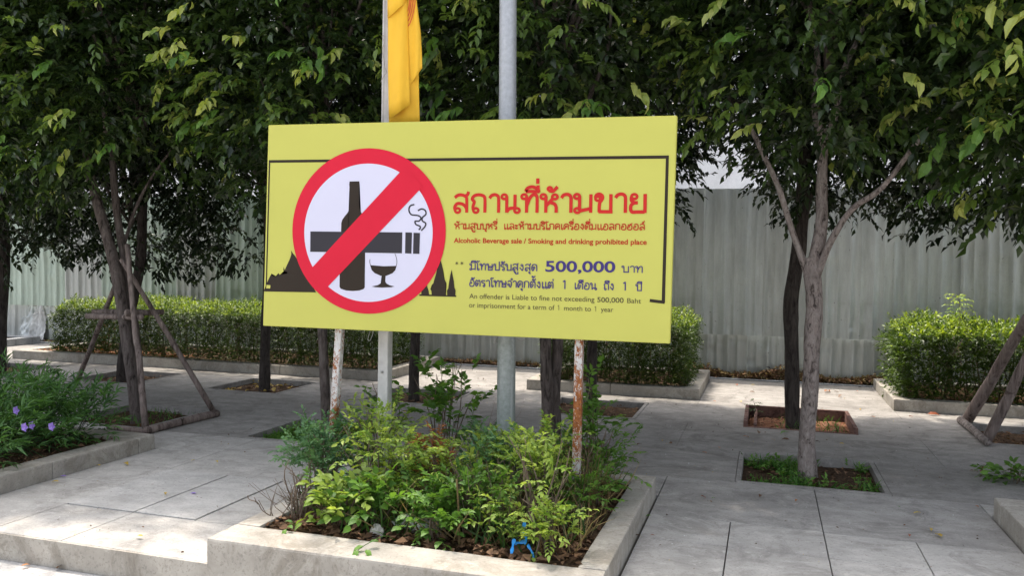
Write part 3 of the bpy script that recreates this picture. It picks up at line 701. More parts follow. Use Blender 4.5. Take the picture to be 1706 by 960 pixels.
# T1 twin trunk staked tree
GIRTH[0] = 0.87
T1 = tree('staked tree with two grey trunks at the left', (-5.5, 6.1))
limb('trunk', pxl([(232, 725), (222, 640), (208, 540), (197, 470), (180, 400), (163, 340), (148, 280), (135, 200)], 6.05), [.075, .062, .060, .062, .056, .05, .044, .03], 'barkmid', T1, 10, 12, .07)
limb('trunk', pxl([(238, 722), (232, 620), (222, 530), (212, 455), (200, 390), (192, 330), (188, 270), (185, 190)], 6.15), [.05, .048, .046, .044, .04, .036, .033, .022], 'barkmid', T1, 11, 10, .07)
limb('limb', pxl([(203, 420), (225, 350), (250, 300), (285, 250)], 6.2, [0, .1, .15, .2]), [.02, .017, .014, .01], 'barkmid', T1, 12, 8)
limb('limb', pxl([(180, 250), (160, 120), (75, 30), (60, -60)], 6.0, [0, -.1, -.2, -.3]), [.03, .022, .018, .012], 'barkmid', T1, 13, 8)
crown(T1, (-5.5, 6.1, 3.55), (1.35, 1.45, 1.6), 2500, 2.05, .088, ph=3.7, seedlings=26, yz=(2.3, 3.3))
# others
GIRTH[0] = 0.78
T4 = tree('dark straight trunked tree at the left edge of the sign', (-5.54, 8.1))
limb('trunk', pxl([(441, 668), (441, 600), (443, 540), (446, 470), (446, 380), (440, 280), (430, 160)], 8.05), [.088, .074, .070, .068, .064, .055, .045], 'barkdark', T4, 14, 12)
limb('limb', pxl([(440, 240), (425, 170), (410, 110), (380, 50)], 7.9), [.03, .028, .022, .015], 'barkdark', T4, 15)
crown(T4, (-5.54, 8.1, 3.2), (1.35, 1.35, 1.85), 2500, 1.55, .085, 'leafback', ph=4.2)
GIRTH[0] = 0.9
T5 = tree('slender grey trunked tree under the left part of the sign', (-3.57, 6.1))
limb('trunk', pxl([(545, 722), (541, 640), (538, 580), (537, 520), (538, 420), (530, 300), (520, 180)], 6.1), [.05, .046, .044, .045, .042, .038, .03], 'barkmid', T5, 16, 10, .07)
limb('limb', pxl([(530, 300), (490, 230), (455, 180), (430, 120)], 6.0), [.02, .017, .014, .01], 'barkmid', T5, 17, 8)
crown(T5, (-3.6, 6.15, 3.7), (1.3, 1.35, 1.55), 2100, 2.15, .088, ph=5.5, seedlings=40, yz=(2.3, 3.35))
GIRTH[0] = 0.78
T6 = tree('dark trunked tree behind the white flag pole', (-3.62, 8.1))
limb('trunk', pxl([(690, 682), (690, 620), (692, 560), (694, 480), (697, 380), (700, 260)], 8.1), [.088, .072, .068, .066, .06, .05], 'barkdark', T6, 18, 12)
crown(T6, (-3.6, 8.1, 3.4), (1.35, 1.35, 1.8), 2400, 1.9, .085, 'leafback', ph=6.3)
GIRTH[0] = 0.95
T7 = tree('double trunked brown tree right of the lamp post', (-1.6, 6.1))
limb('trunk', pxl([(914, 735), (912, 660), (909, 600), (908, 550), (900, 450), (893, 330), (880, 200)], 6.05), [.055, .05, .048, .046, .042, .036, .028], 'barkmid', T7, 19, 10, .08)
limb('trunk', pxl([(924, 735), (924, 650), (928, 600), (930, 550), (938, 450), (948, 330), (965, 200)], 6.12), [.05, .05, .047, .045, .04, .034, .026], 'barkmid', T7, 20, 10, .08)
limb('limb', pxl([(965, 200), (1010, 90), (1020, -10)], 6.1), [.02, .015, .01], 'barkmid', T7, 21)
crown(T7, (-1.62, 6.15, 3.75), (1.3, 1.35, 1.5), 2000, 2.15, .088, ph=7.1, seedlings=43, yz=(2.3, 3.35))
GIRTH[0] = 0.8
T8 = tree('very dark trunked tree behind the rusty right sign post', (-1.68, 8.1))
limb('trunk', pxl([(985, 690), (986, 620), (987, 570), (988, 480), (992, 380), (1000, 260)], 8.1), [.075, .066, .062, .06, .055, .045], 'barkdark', T8, 22, 12)
limb('limb', pxl([(1060, 20), (1130, 90), (1200, 150), (1250, 190)], 7.0), [.012, .022, .03, .035], 'barkmid', T8, 23)
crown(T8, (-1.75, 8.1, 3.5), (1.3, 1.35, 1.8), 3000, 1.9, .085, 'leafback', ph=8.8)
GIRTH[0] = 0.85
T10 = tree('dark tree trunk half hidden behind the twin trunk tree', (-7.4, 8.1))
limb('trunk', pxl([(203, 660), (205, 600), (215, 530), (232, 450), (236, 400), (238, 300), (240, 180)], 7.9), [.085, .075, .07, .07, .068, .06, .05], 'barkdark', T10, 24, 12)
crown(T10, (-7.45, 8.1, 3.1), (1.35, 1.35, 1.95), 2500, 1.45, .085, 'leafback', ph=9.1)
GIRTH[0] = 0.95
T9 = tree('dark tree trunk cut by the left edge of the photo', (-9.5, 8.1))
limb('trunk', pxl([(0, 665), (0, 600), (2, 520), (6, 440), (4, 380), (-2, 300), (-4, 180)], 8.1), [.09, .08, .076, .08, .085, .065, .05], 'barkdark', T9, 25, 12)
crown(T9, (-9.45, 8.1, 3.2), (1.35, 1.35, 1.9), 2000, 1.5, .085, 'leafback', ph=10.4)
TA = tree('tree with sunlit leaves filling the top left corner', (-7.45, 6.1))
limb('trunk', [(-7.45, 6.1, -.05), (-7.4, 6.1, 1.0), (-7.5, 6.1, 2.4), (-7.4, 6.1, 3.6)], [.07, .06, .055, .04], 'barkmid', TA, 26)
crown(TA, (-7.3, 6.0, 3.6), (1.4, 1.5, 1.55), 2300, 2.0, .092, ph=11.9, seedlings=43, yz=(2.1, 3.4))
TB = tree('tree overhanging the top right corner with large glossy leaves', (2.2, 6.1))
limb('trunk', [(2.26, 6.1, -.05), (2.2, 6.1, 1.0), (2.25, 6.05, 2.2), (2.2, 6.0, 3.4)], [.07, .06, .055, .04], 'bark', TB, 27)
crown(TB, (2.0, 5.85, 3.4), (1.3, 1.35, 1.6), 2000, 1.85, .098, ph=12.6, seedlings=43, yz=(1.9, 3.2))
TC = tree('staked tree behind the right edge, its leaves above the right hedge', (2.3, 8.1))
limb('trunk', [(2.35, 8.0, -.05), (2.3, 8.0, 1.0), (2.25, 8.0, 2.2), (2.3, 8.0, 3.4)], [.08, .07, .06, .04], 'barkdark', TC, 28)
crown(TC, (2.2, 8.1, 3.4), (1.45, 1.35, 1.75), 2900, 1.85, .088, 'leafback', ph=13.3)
for k, (x, y) in enumerate([(-9.4, 6.1), (4.9, 6.9), (4.2, 8.1), (-11.4, 8.1)]):  # unseen trees added outside the view for their shade
    t = tree(('unseen shade tree added to the front row beyond the left edge of the photo', 'unseen shade tree added to the front row beyond the right edge of the photo', 'unseen shade tree added to the back row beyond the right edge of the photo', 'unseen shade tree added to the back row far beyond the left edge')[k], (x, y))
    limb('trunk', [(x, y, -.05), (x + .04, y, 1.2), (x - .03, y, 2.4), (x, y, 3.6)], [.08, .07, .06, .04], 'barkdark', t, 30 + k)
    crown(t, (x, y, 3.5), (1.35, 1.4, 1.6), 1200, 1.9, .10, 'leafback', ph=14. + k)

# stakes
def stakes(t, lst, m='stake'):
    for i, (a, b, r) in enumerate(lst):
        a = Vector(a); b = Vector(b); mid = (a + b) / 2 + Vector((random.uniform(-.012, .012), random.uniform(-.012, .012), 0))
        tube('stake', [a, a * .6 + b * .4 + Vector((.008, 0, 0)), mid, b], [r * 1.08, r, r * .98, r * .85], M[m], t, 9, .07, 40 + i, 4)
s1 = empty('tree_support', (-5.5, 6.2, 0)); tag(s1, 'three legged wooden pole support lashed round the twin trunk tree', 'tree stake')
b1 = gr(128, 636); b2 = gr(242, 716); b3 = gr(358, 690)
stakes(s1, [(tuple(b1), tuple(at(206, 440, 6.35)), .026), (tuple(b2), tuple(at(212, 408, 6.02)), .026), (tuple(b3), tuple(at(202, 432, 5.95)), .024),
            (tuple(at(146, 527, 6.35)), tuple(at(236, 529, 5.88)), .028), (tuple(at(210, 522, 5.9)), tuple(at(271, 520, 6.3)), .030), (tuple(at(156, 520, 6.55)), tuple(at(260, 520, 6.5)), .027)])
tube('base_log', [tuple(gr(244, 718, .03)), tuple(gr(300, 704, .03)), tuple(gr(362, 689, .03))], [.035, .033, .034], M['stake'], s1, 9, .08, 5)
tube('base_log', [tuple(gr(180, 712, .02)), tuple(gr(244, 719, .02))], [.02, .022], M['stake'], s1, 8, .06, 6)
s2 = empty('tree_support', (2.0, 8.2, 0)); tag(s2, 'leaning wooden stakes with a base log at the right edge', 'tree stake')
stakes(s2, [(tuple(gr(1610, 703)), tuple(at(1712, 528, 8.1)), .050), (tuple(gr(1643, 736)), tuple(at(1735, 545, 7.7)), .042), ((2.75, 7.5, 0), (2.3, 7.9, 1.3), .035)])
tube('base_log', [tuple(gr(1600, 700, .03)), tuple(gr(1622, 718, .03)), tuple(gr(1645, 738, .03))], [.035, .035, .03], M['bark'], s2, 9, .08, 5)

# ---------------------------------------------------------------- sign
YF = 4.20
def bp(px, py, lift=0.0):
    p = at(px, py, YF); return np.array([p[0], YF - lift, p[2]])
sign = empty('no_alcohol_sign', (-1.65, 4.24, 0.1)); tag(sign, 'large yellow no smoking and no alcohol notice board on rusty posts', 'sign')
C4 = [bp(438, 543), bp(1116, 573), bp(1128, 192), bp(447, 208)]
th = .035
V = [tuple(c) for c in C4] + [(c[0], c[1] + th, c[2]) for c in C4]
# slightly soft vinyl wrap: bevelled board
bm = bmesh.new(); vs = [bm.verts.new(v) for v in V]
for f in ((0, 1, 2, 3), (7, 6, 5, 4), (0, 4, 5, 1), (1, 5, 6, 2), (2, 6, 7, 3), (3, 7, 4, 0)): bm.faces.new([vs[i] for i in f])
bmesh.ops.bevel(bm, geom=list(bm.edges), offset=.003, segments=2, affect='EDGES')
bmobj('board', bm, M['yellow'], sign)
def fr(a, b, c, d, y0, y1, nm='back_frame'):
    return box(nm, a, b, y0, y1, c, d, M['frame'], sign)
fr(-2.84, -.48, 1.09, 1.115, YF + th + .002, YF + th + .027); fr(-2.84, -.48, 2.16, 2.185, YF + th + .002, YF + th + .027)
tp_ = [((565, 556), (556, 730), (557.5, 716)), ]
pl_t = at(566.5, 552, 4.27); pl_b = at(554.5, 740, 4.27); pr_t = at(965.5, 566, 4.27); pr_b = at(958.5, 862, 4.27)
def post(a, b, wd, name, m, ztop, label=None):
    # square tube following the slight lean a(top)->b(bottom)
    k = (a[0] - b[0]) / (a[2] - b[2]); bm = bmesh.new(); h = wd / 2
    box_bm(-h, h, -h, h, 0, 1, 0.0, bm=bm)
    for v in bm.verts:
        z = .05 + v.co.z * (ztop - .05); x = b[0] + (z - b[2]) * k; v.co = Vector((x + v.co.x, 4.268 + v.co.y, z))
    bmesh.ops.bevel(bm, geom=list(bm.edges), offset=.003, segments=1, affect='EDGES')
    return bmobj(name, bm, m, sign)
post(pl_t, pl_b, .043, 'post', M['rusty'], 2.15); post(pr_t, pr_b, .043, 'post', M['rusty'], 2.15)
LIFT = [0.0012]
def plate(name, polys, m, lift=None):
    """flat printed shapes on the board; each polygon a layer of its own"""
    VV = []; FF = []; l0 = lift if lift is not None else LIFT[0]
    for i, p in enumerate(polys):
        b = len(VV); VV += [tuple(bp(x, y, l0 + i * .0001)) for x, y in p]; FF.append(tuple(range(b + len(p) - 1, b - 1, -1)))
    bm = bmesh.new()
    for v in VV: bm.verts.new(v)
    bm.verts.ensure_lookup_table()
    for f in FF: bm.faces.new([bm.verts[i] for i in f])
    bmesh.ops.triangulate(bm, faces=list(bm.faces), ngon_method='EAR_CLIP')
    bmesh.ops.recalc_face_normals(bm, faces=list(bm.faces))
    for f in bm.faces:
        if f.normal.y > 0: f.normal_flip()
    return bmobj(name, bm, m, sign)
z3 = lambda l: [(430 + a / 3.097, 230 + b / 3.097) for a, b in l]
z1 = lambda l: [(430 + a / 2.341, 180 + b / 2.341) for a, b in l]
def quadline(a, b, w0, w1=None):
    w1 = w1 or w0; a = np.array(a, float); b = np.array(b, float); d = (b - a) / np.linalg.norm(b - a); n = np.array([-d[1], d[0]])
    return [tuple(a + n * w0 / 2), tuple(b + n * w1 / 2), tuple(b - n * w1 / 2), tuple(a - n * w0 / 2)]
plate('border_line', [quadline((448, 268.9), (1114.5, 261.4), 4.4, 5.4), quadline((1112.0, 259), (1105.1, 504.5), 5.0, 5.6), quadline((1082.5, 500.8), (1107.5, 504.0), 5.2), quadline((449.2, 270), (443.6, 486), 2.2, 1.8)], M['black'], .0012)
left_temple = z3([(30, 792), (33, 782), (45, 750), (58, 722), (66, 712), (70, 700), (76, 714), (92, 713), (103, 710), (106, 697), (112, 707), (135, 702), (152, 700), (152, 690), (140, 690), (131, 684), (132, 665), (138, 683), (150, 655), (163, 628), (172, 602), (171, 580), (178, 592), (190, 608), (205, 628), (225, 660), (300, 800), (300, 797)])
rt_base = z1([(630, 727), (773, 731), (773, 737), (629, 733)])
ch1 = z1([(678, 733), (676, 712), (672, 708), (680, 700), (678, 690), (684, 684), (688, 668), (695, 645), (700, 622), (708, 604), (712, 592), (716, 606), (722, 630), (722, 648), (728, 668), (735, 684), (731, 690), (735, 702), (731, 708), (733, 733)])
ch2 = z1([(738, 734), (737, 712), (742, 704), (745, 680), (750, 652), (755, 630), (759, 652), (764, 676), (766, 700), (771, 712), (769, 735)])
ch3 = z1([(636, 732), (638, 715), (644, 700), (650, 688), (656, 684), (661, 700), (666, 714), (668, 732)])
plate('skyline_silhouette', [left_temple], M['black'], .0018)
plate('skyline_silhouette', [rt_base, ch3, ch1, ch2], M['black'], .0018)
plate('skyline_window', [z3([(45, 758), (65, 760), (63, 777), (43, 776)])], M['yellow'], .0027)
def oval(x0, x1, y0, y1, n=96):
    cx, cy, a, b = (x0 + x1) / 2, (y0 + y1) / 2, (x1 - x0) / 2, (y1 - y0) / 2
    return [(cx + a * math.cos(t), cy + b * math.sin(t)) for t in np.linspace(0, 2 * math.pi, n, endpoint=False)]
plate('red_disc', [oval(487.6, 743.0, 247, 523)], M['red'], .0032)
plate('white_disc', [oval(507.5, 721.2, 272.5, 503.2)], M['white'], .0038)
bottle = z3([(474, 224), (524, 223), (526, 240), (522, 265), (522, 345), (524, 362), (532, 382), (545, 400), (553, 415), (555, 445), (554, 600), (552, 772), (545, 780), (525, 787), (490, 790), (455, 787), (428, 778), (422, 768), (424, 600), (430, 480), (431, 440), (436, 422), (450, 402), (464, 385), (472, 368), (474, 340), (474, 265), (472, 240)])
plate('bottle_print', [bottle], M['black'], .0044)
plate('cigarette_print', [z3([(272, 482), (746, 487), (744, 595), (271, 587)]), z3([(762, 487), (796, 488), (793, 597), (760, 595)]), z3([(804, 489), (837, 490), (834, 598), (801, 597)])], M['navyblack'], .0050)
glass = [z3([(580, 656), (650, 662), (716, 660), (710, 682), (695, 698), (664, 711), (634, 711), (603, 697), (588, 682)]), z3([(640, 706), (660, 706), (656, 722), (658, 740), (664, 752), (634, 752), (641, 740), (643, 722)]), z3([(588, 766), (618, 760), (635, 750), (663, 750), (680, 760), (706, 766), (690, 770), (640, 772), (605, 770)])]
# stroke lettering ------------------------------------------------------------
def catmull(P, sub=6):
    P = np.array(P, float)
    if len(P) < 3: return P
    Pe = np.vstack([2 * P[0] - P[1], P, 2 * P[-1] - P[-2]]); Q = []
    for i in range(len(P) - 1):
        for j in range(sub):
            t = j / sub; a, b, c, d = Pe[i:i + 4]
            Q.append(0.5 * ((2 * b) + (-a + c) * t + (2 * a - 5 * b + 4 * c - d) * t * t + (-a + 3 * b - 3 * c + d) * t ** 3))
    Q.append(P[-1]); return np.array(Q)
def ribbon(P, w0, closed=False):
    P = np.array(P, float)
    if closed: T = np.roll(P, -1, 0) - np.roll(P, 1, 0)
    else: T = np.gradient(P, axis=0)
    T /= np.linalg.norm(T, axis=1)[:, None] + 1e-9; Nn = np.stack([-T[:, 1], T[:, 0]], -1)
    sc_ = np.ones(len(P))
    if not closed and len(P) > 2:
        d = np.diff(P, axis=0); d /= np.linalg.norm(d, axis=1)[:, None] + 1e-9
        c = np.clip(np.sum(d[:-1] * T[1:-1], -1), .55, 1); sc_[1:-1] = 1 / c
    A = P + Nn * (w0 / 2 * sc_)[:, None]; B = P - Nn * (w0 / 2 * sc_)[:, None]; n = len(P)
    Fq = [(i, (i + 1) % n, n + (i + 1) % n, n + i) for i in range(n if closed else n - 1)]
    return np.vstack([A, B]), Fq
def arcpts(cx, cy, r, n=14): return [(cx + r * math.cos(t), cy + r * math.sin(t)) for t in np.linspace(0, 2 * math.pi, n, endpoint=False)]
# glyph: (advance, [strokes]); stroke kinds: 's' smooth, 'p' straight, 'o' loop (cx, cy, r)
l = .125
G = {
 'ก': (.84, [('p', (.14, 0), (.14, .52)), ('s', (.14, .50), (.20, .66), (.10, .78), (.20, .94), (.42, 1.0), (.64, .92), (.70, .72), (.70, 0))]),
 'ถ': (.86, [('o', .28, .12, l), ('s', (.16, .12), (.14, .34), (.20, .60), (.10, .76), (.20, .94), (.43, 1.0), (.66, .92), (.72, .72), (.72, 0))]),
 'ภ': (.90, [('o', .10, .12, l), ('s', (.21, .10), (.22, .34), (.26, .60), (.16, .76), (.26, .94), (.48, 1.0), (.70, .92), (.76, .72), (.76, 0))]),
 'ด': (.84, [('o', .36, .52, l), ('s', (.38, .40), (.32, .20), (.20, .03)), ('s', (.20, .03), (.09, .30), (.10, .70), (.24, .95), (.42, 1.0), (.64, .92), (.71, .70), (.71, 0))]),
 'ต': (.84, [('o', .36, .48, l), ('s', (.38, .36), (.32, .18), (.20, .03)), ('s', (.20, .03), (.09, .30), (.09, .70), (.22, .98), (.41, .84), (.60, .98), (.71, .72), (.71, 0))]),
 'ค': (.84, [('o', .42, .56, l), ('s', (.32, .50), (.26, .25), (.18, .02)), ('s', (.18, .02), (.09, .32), (.10, .70), (.24, .95), (.42, 1.0), (.64, .92), (.71, .70), (.71, 0))]),
 'ส': (.88, [('o', .26, .12, l), ('s', (.14, .12), (.12, .32), (.24, .50), (.44, .50), (.60, .40), (.71, .22)), ('s', (.12, .84), (.26, .97), (.44, 1.0), (.66, .90), (.71, .68), (.71, 0)), ('s', (.60, .93), (.74, 1.00), (.80, 1.18))]),
 'ล': (.84, [('o', .26, .12, l), ('s', (.14, .12), (.12, .32), (.24, .50), (.44, .50), (.60, .40), (.71, .22)), ('s', (.12, .84), (.26, .97), (.44, 1.0), (.66, .90), (.71, .68), (.71, 0))]),
 'บ': (.88, [('o', .15, .88, l), ('p', (.27, .90), (.27, .06), (.76, .06), (.76, 1.0))]),
 'ป': (.88, [('o', .15, .88, l), ('p', (.27, .90), (.27, .06), (.76, .06), (.76, 1.38))]),
 'ม': (.90, [('o', .15, .88, l), ('p', (.27, .90), (.27, .12)), ('o', .17, .12, l), ('p', (.28, .10), (.76, .22)), ('p', (.77, 0), (.77, 1.0))]),
 'น': (.94, [('o', .15, .88, l), ('p', (.27, .90), (.27, .0)), ('s', (.27, .03), (.40, .22), (.62, .26)), ('o', .76, .12, l), ('p', (.66, .16), (.66, 1.0))]),
 'ท': (.90, [('o', .15, .88, l), ('p', (.27, .90), (.27, 0)), ('s', (.27, .34), (.42, .80), (.58, .99), (.72, .94), (.76, .74), (.76, 0))]),
 'ห': (.90, [('o', .15, .88, l), ('p', (.27, .90), (.27, 0)), ('s', (.27, .36), (.44, .58), (.58, .76)), ('o', .68, .86, l), ('s', (.48, .56), (.66, .48), (.74, .32), (.75, 0))]),
 'ย': (.86, [('o', .26, .86, l), ('s', (.14, .86), (.14, .66), (.28, .54), (.42, .54)), ('s', (.28, .54), (.14, .42), (.11, .20), (.18, .05), (.40, .05), (.72, .05)), ('p', (.73, .0), (.73, 1.0))]),
 'ข': (.88, [('o', .18, .76, .11), ('s', (.07, .80), (.12, .95), (.26, 1.0), (.38, .90), (.38, .74), (.28, .56), (.25, .34), (.25, .03)), ('p', (.22, .06), (.76, .06), (.76, 1.0))]),
 '1': (.34, [('s', (.06, 1.08), (.14, 1.14), (.22, 1.28)), ('p', (.22, 1.3), (.22, 0))]),
 'ร': (.66, [('o', .42, .12, l), ('s', (.54, .12), (.54, .36), (.44, .52), (.26, .60), (.12, .68), (.12, .88), (.28, .96), (.44, .90), (.58, 1.0))]),
 'า': (.64, [('s', (.08, .80), (.18, .95), (.34, 1.0), (.48, .92), (.52, .72), (.52, 0))]),
 'เ': (.44, [('o', .28, .12, l), ('p', (.17, .10), (.17, 1.0))]),
 'โ': (.46, [('o', .30, .12, l), ('p', (.19, .10), (.19, 1.02)), ('s', (.19, 1.0), (.06, 1.22), (.14, 1.38), (.30, 1.30), (.46, 1.42))]),
 'อ': (.84, [('o', .27, .58, l), ('s', (.15, .56), (.11, .30), (.18, .08), (.40, .02), (.62, .08), (.71, .30), (.71, .70), (.60, .94), (.40, 1.0), (.16, .88))]),
 'ฮ': (.86, [('o', .27, .58, l), ('s', (.15, .56), (.11, .30), (.18, .08), (.40, .02), (.62, .08), (.71, .30), (.70, .66), (.56, .84), (.38, .80), (.16, .92)), ('s', (.40, .98), (.60, .96), (.76, 1.16))]),
 'ง': (.70, [('o', .38, .86, l), ('s', (.50, .86), (.54, .40), (.46, .02)), ('p', (.46, .03), (.10, .52))]),
 'จ': (.72, [('s', (.10, .84), (.28, 1.0), (.48, .96), (.58, .70), (.56, .30), (.48, .02)), ('s', (.48, .03), (.34, .16), (.24, .32)), ('o', .22, .44, l)]),
 'ษ': (.94, [('o', .15, .88, l), ('p', (.27, .90), (.27, .06), (.76, .06), (.76, 1.0)), ('o', .50, .50, l), ('s', (.60, .56), (.74, .54), (.92, .66))]),
 'ะ': (.60, [('o', .20, .70, .10), ('s', (.16, .60), (.34, .58), (.50, .78)), ('o', .20, .24, .10), ('s', (.16, .14), (.34, .12), (.50, .32))]),
 ' ': (.55, [])}
G['แ'] = (.84, G['เ'][1] + [(s[0],) + (tuple((s[1] + .42, s[2], s[3])) if s[0] == 'o' else tuple((q[0] + .42, q[1]) for q in s[1:])) for s in G['เ'][1]])
UV = {'ิ': [('s', (-.68, 1.16), (-.60, 1.34), (-.38, 1.42), (-.16, 1.32), (-.08, 1.16), (-.40, 1.17), (-.68, 1.16))],
      'ั': [('o', -.40, 1.26, .10), ('s', (-.42, 1.15), (-.22, 1.18), (-.04, 1.42))]}
UV['ี'] = UV['ิ'] + [('p', (-.10, 1.12), (-.10, 1.50))]
UV['ื'] = UV['ิ'] + [('p', (-.10, 1.12), (-.10, 1.50)), ('p', (-.30, 1.18), (-.30, 1.50))]
UV['ึ'] = UV['ิ'] + [('o', -.10, 1.34, .08)]
UV['ุ'] = [('o', -.24, -.22, .08), ('p', (-.14, -.16), (-.14, -.48))]
UV['ู'] = [('o', -.50, -.22, .08), ('p', (-.40, -.18), (-.40, -.46), (-.12, -.46), (-.12, -.14))]
TONE = {'่': [('p', (-.12, 0), (-.12, .30))], '้': [('o', -.46, .14, .09), ('s', (-.50, .04), (-.30, .02), (-.10, .26))], '์': [('o', -.30, .08, .10), ('s', (-.22, .16), (-.18, .26), (-.06, .34))]}
def thai_strokes(s):
    x = 0.0; out = []; above = False
    for ch in s:
        if ch == 'ำ':
            out.append(('o', x - .10, 1.26, .10)); ch = 'า'
        if ch in G:
            adv, st = G[ch]
            for k in st: out.append(('o', k[1] + x, k[2], k[3]) if k[0] == 'o' else (k[0],) + tuple((q[0] + x, q[1]) for q in k[1:]))
            x += adv; above = False
        elif ch in UV:
            for k in UV[ch]: out.append(('o', k[1] + x, k[2], k[3]) if k[0] == 'o' else (k[0],) + tuple((q[0] + x, q[1]) for q in k[1:]))
            if ch not in 'ุู': above = True
        elif ch in TONE:
            b = 1.58 if above else 1.16
            for k in TONE[ch]: out.append(('o', k[1] + x, k[2] + b, k[3]) if k[0] == 'o' else (k[0],) + tuple((q[0] + x, q[1] + b) for q in k[1:]))
    return x, out
def baseframe(p0, p1, xh):
    A = bp(*p0); B = bp(*p1); u = (B - A); Lm = float(np.linalg.norm(u)); u = u / Lm
    H = float(bp(p0[0], p0[1])[2] - bp(p0[0], p0[1] - xh)[2]); H = abs(H)
    return A, u, Lm, H
def thai(s, p0, p1, xh, m, wt=.15, lift=.0016):
    A, u, Lm, H = baseframe(p0, p1, xh); adv, st = thai_strokes(s); kx = Lm / (adv - .10)
    VV = []; FF = []; b = 0
    for i, k in enumerate(st):
        if k[0] == 'o': pts = np.array(arcpts(k[1], k[2], 1)); pts = np.array([(k[1] + (a - k[1]) * k[3] * 1.0, k[2] + (c - k[2]) * k[3]) for a, c in pts]); cl = True; P = pts
        else:
            cl = False; P = catmull(k[1:], 5) if k[0] == 's' else np.array(k[1:], float)
            if k[0] == 'p' and len(P) > 2:   # keep corners crisp: split
                segs = [P[j:j + 2] for j in range(len(P) - 1)]
                for j, sg in enumerate(segs):
                    d = sg[1] - sg[0]; d = d / np.linalg.norm(d) * wt * .45; sg2 = np.array([sg[0] - (d if j > 0 else 0), sg[1] + (d if j < len(segs) - 1 else 0)])
                    Q = sg2 * (kx, H) - (.1 * kx, 0); V_, F_ = ribbon(Q, wt * H)
                    lf = lift + (i % 30) * .00009 + j * .00005
                    VV += [A + u * q[0] + np.array([0, -lf, q[1]]) for q in V_]; FF += [tuple(a + b for a in f) for f in F_]; b += len(V_)
                continue
        Q = P * (kx, H) - (.1 * kx, 0)
        V_, F_ = ribbon(Q, wt * H * (.82 if cl else 1), cl); lf = lift + (i % 30) * .00009
        VV += [A + u * q[0] + np.array([0, -lf, q[1]]) for q in V_]; FF += [tuple(a + b for a in f) for f in F_]; b += len(V_)
    return pymesh('lettering', VV, FF, m, sign)
def latin(s, p0, p1, cap, m, bold=0.0, lift=.0016, space=1.0):
    A, u, Lm, H = baseframe(p0, p1, cap)
    c = bpy.data.curves.new('t', 'FONT'); c.body = s; c.size = 1; c.offset = bold; c.space_character = space
    o = bpy.data.objects.new('t', c); COL.objects.link(o)
    dg = bpy.context.evaluated_depsgraph_get(); me = o.evaluated_get(dg).to_mesh()
    V_ = np.array([v.co[:] for v in me.vertices]); F_ = [tuple(p.vertices) for p in me.polygons]
    o.evaluated_get(dg).to_mesh_clear(); bpy.data.objects.remove(o); bpy.data.curves.remove(c)
    x0, x1 = V_[:, 0].min(), V_[:, 0].max(); kx = Lm / (x1 - x0); kz = H / .70
    VV = [A + u * (q[0] - x0) * kx + np.array([0, -lift, q[1] * kz]) for q in V_]
    return pymesh('lettering', VV, F_, m, sign)
def strokes_px(name, lst, m, wpx, lift):
    VV = []; FF = []; b = 0
    for i, P in enumerate(lst):
        Q = catmull(P, 6); V_, F_ = ribbon(Q, wpx)
        VV += [bp(q[0], q[1], lift + i * .0002) for q in V_]; FF += [tuple(a + b for a in f) for f in F_]; b += len(V_)
    return pymesh(name, VV, FF, m, sign)
plate('wine_glass_print', glass, M['black'], .0046)
strokes_px('wine_glass_outline', [z3([(579, 626), (578, 642), (583, 658)]), z3([(708, 596), (716, 622), (718, 642), (714, 664)])], M['black'], .8, .0048)
strokes_px('smoke_print', [z3([(808, 343), (787, 350), (780, 372), (792, 395), (826, 400), (842, 412), (832, 428), (812, 430), (816, 446), (836, 455), (838, 466), (830, 474)]),
                           z3([(826, 375), (845, 366), (864, 374), (867, 394), (850, 410), (849, 427), (866, 440), (862, 458), (843, 478)])], M['navyblack'], 2.5, .0046)
plate('slash_band', [z3([(733, 177), (750, 160), (800, 190), (850, 250), (833, 270), (362, 768), (340, 780), (290, 730), (270, 690), (283, 667)])], M['red'], .0056)
thai('สถานที่ห้ามขาย', (757, 354.2), (1079.5, 354.8), 29.5, M['redtext'], .185)
thai('ห้ามสูบบุหรี่', (758, 382.0), (829, 382.2), 9.4, M['brick'], .18)
thai('และห้ามบริโภคเครื่องดื่มแอลกอฮอล์', (840, 382.2), (1075, 383.4), 9.4, M['brick'], .18)
latin('Alcoholic Beverage sale / Smoking and drinking prohibited place', (756, 404.4), (1077.5, 407.6), 8.0, M['brick'], .022)
strokes_px('lettering', [[(cx + 2.7 * math.cos(q), 438.7 + 2.7 * math.sin(q)), (cx - 2.7 * math.cos(q), 438.7 - 2.7 * math.sin(q))] for cx in (761.2, 769.7) for q in (math.pi / 2, math.pi / 6, -math.pi / 6)], M['olive'], .9, .0014)
thai('มีโทษปรับสูงสุด', (783.4, 450.0), (896, 452.0), 10.8, M['navy'], .17)
latin('500,000', (908.5, 452.3), (1025, 453.6), 17.5, M['navy'], .022)
thai('บาท', (1037, 454.0), (1072, 455.0), 10.8, M['navy'], .17)
thai('อัตราโทษจำคุกตั้งแต่', (782.5, 477.3), (923, 481.2), 10.8, M['navy'], .17)
thai('1', (938.5, 481.6), (943.8, 481.8), 11.2, M['navy'], .19)
thai('เดือน', (957.5, 482.0), (995, 483.0), 10.8, M['navy'], .17)
thai('ถึง', (1006.5, 483.2), (1023.5, 483.8), 10.8, M['navy'], .17)
thai('1', (1039, 484.3), (1044.3, 484.4), 11.2, M['navy'], .19)
thai('ปี', (1060, 484.8), (1070, 485.2), 10.8, M['navy'], .17)
latin('An offender is Liable to fine not exceeding', (782, 497.4), (990.5, 503.2), 8.2, M['olive'], .002)
latin('500,000', (995, 503.4), (1039, 504.8), 8.2, M['olive'], .012)
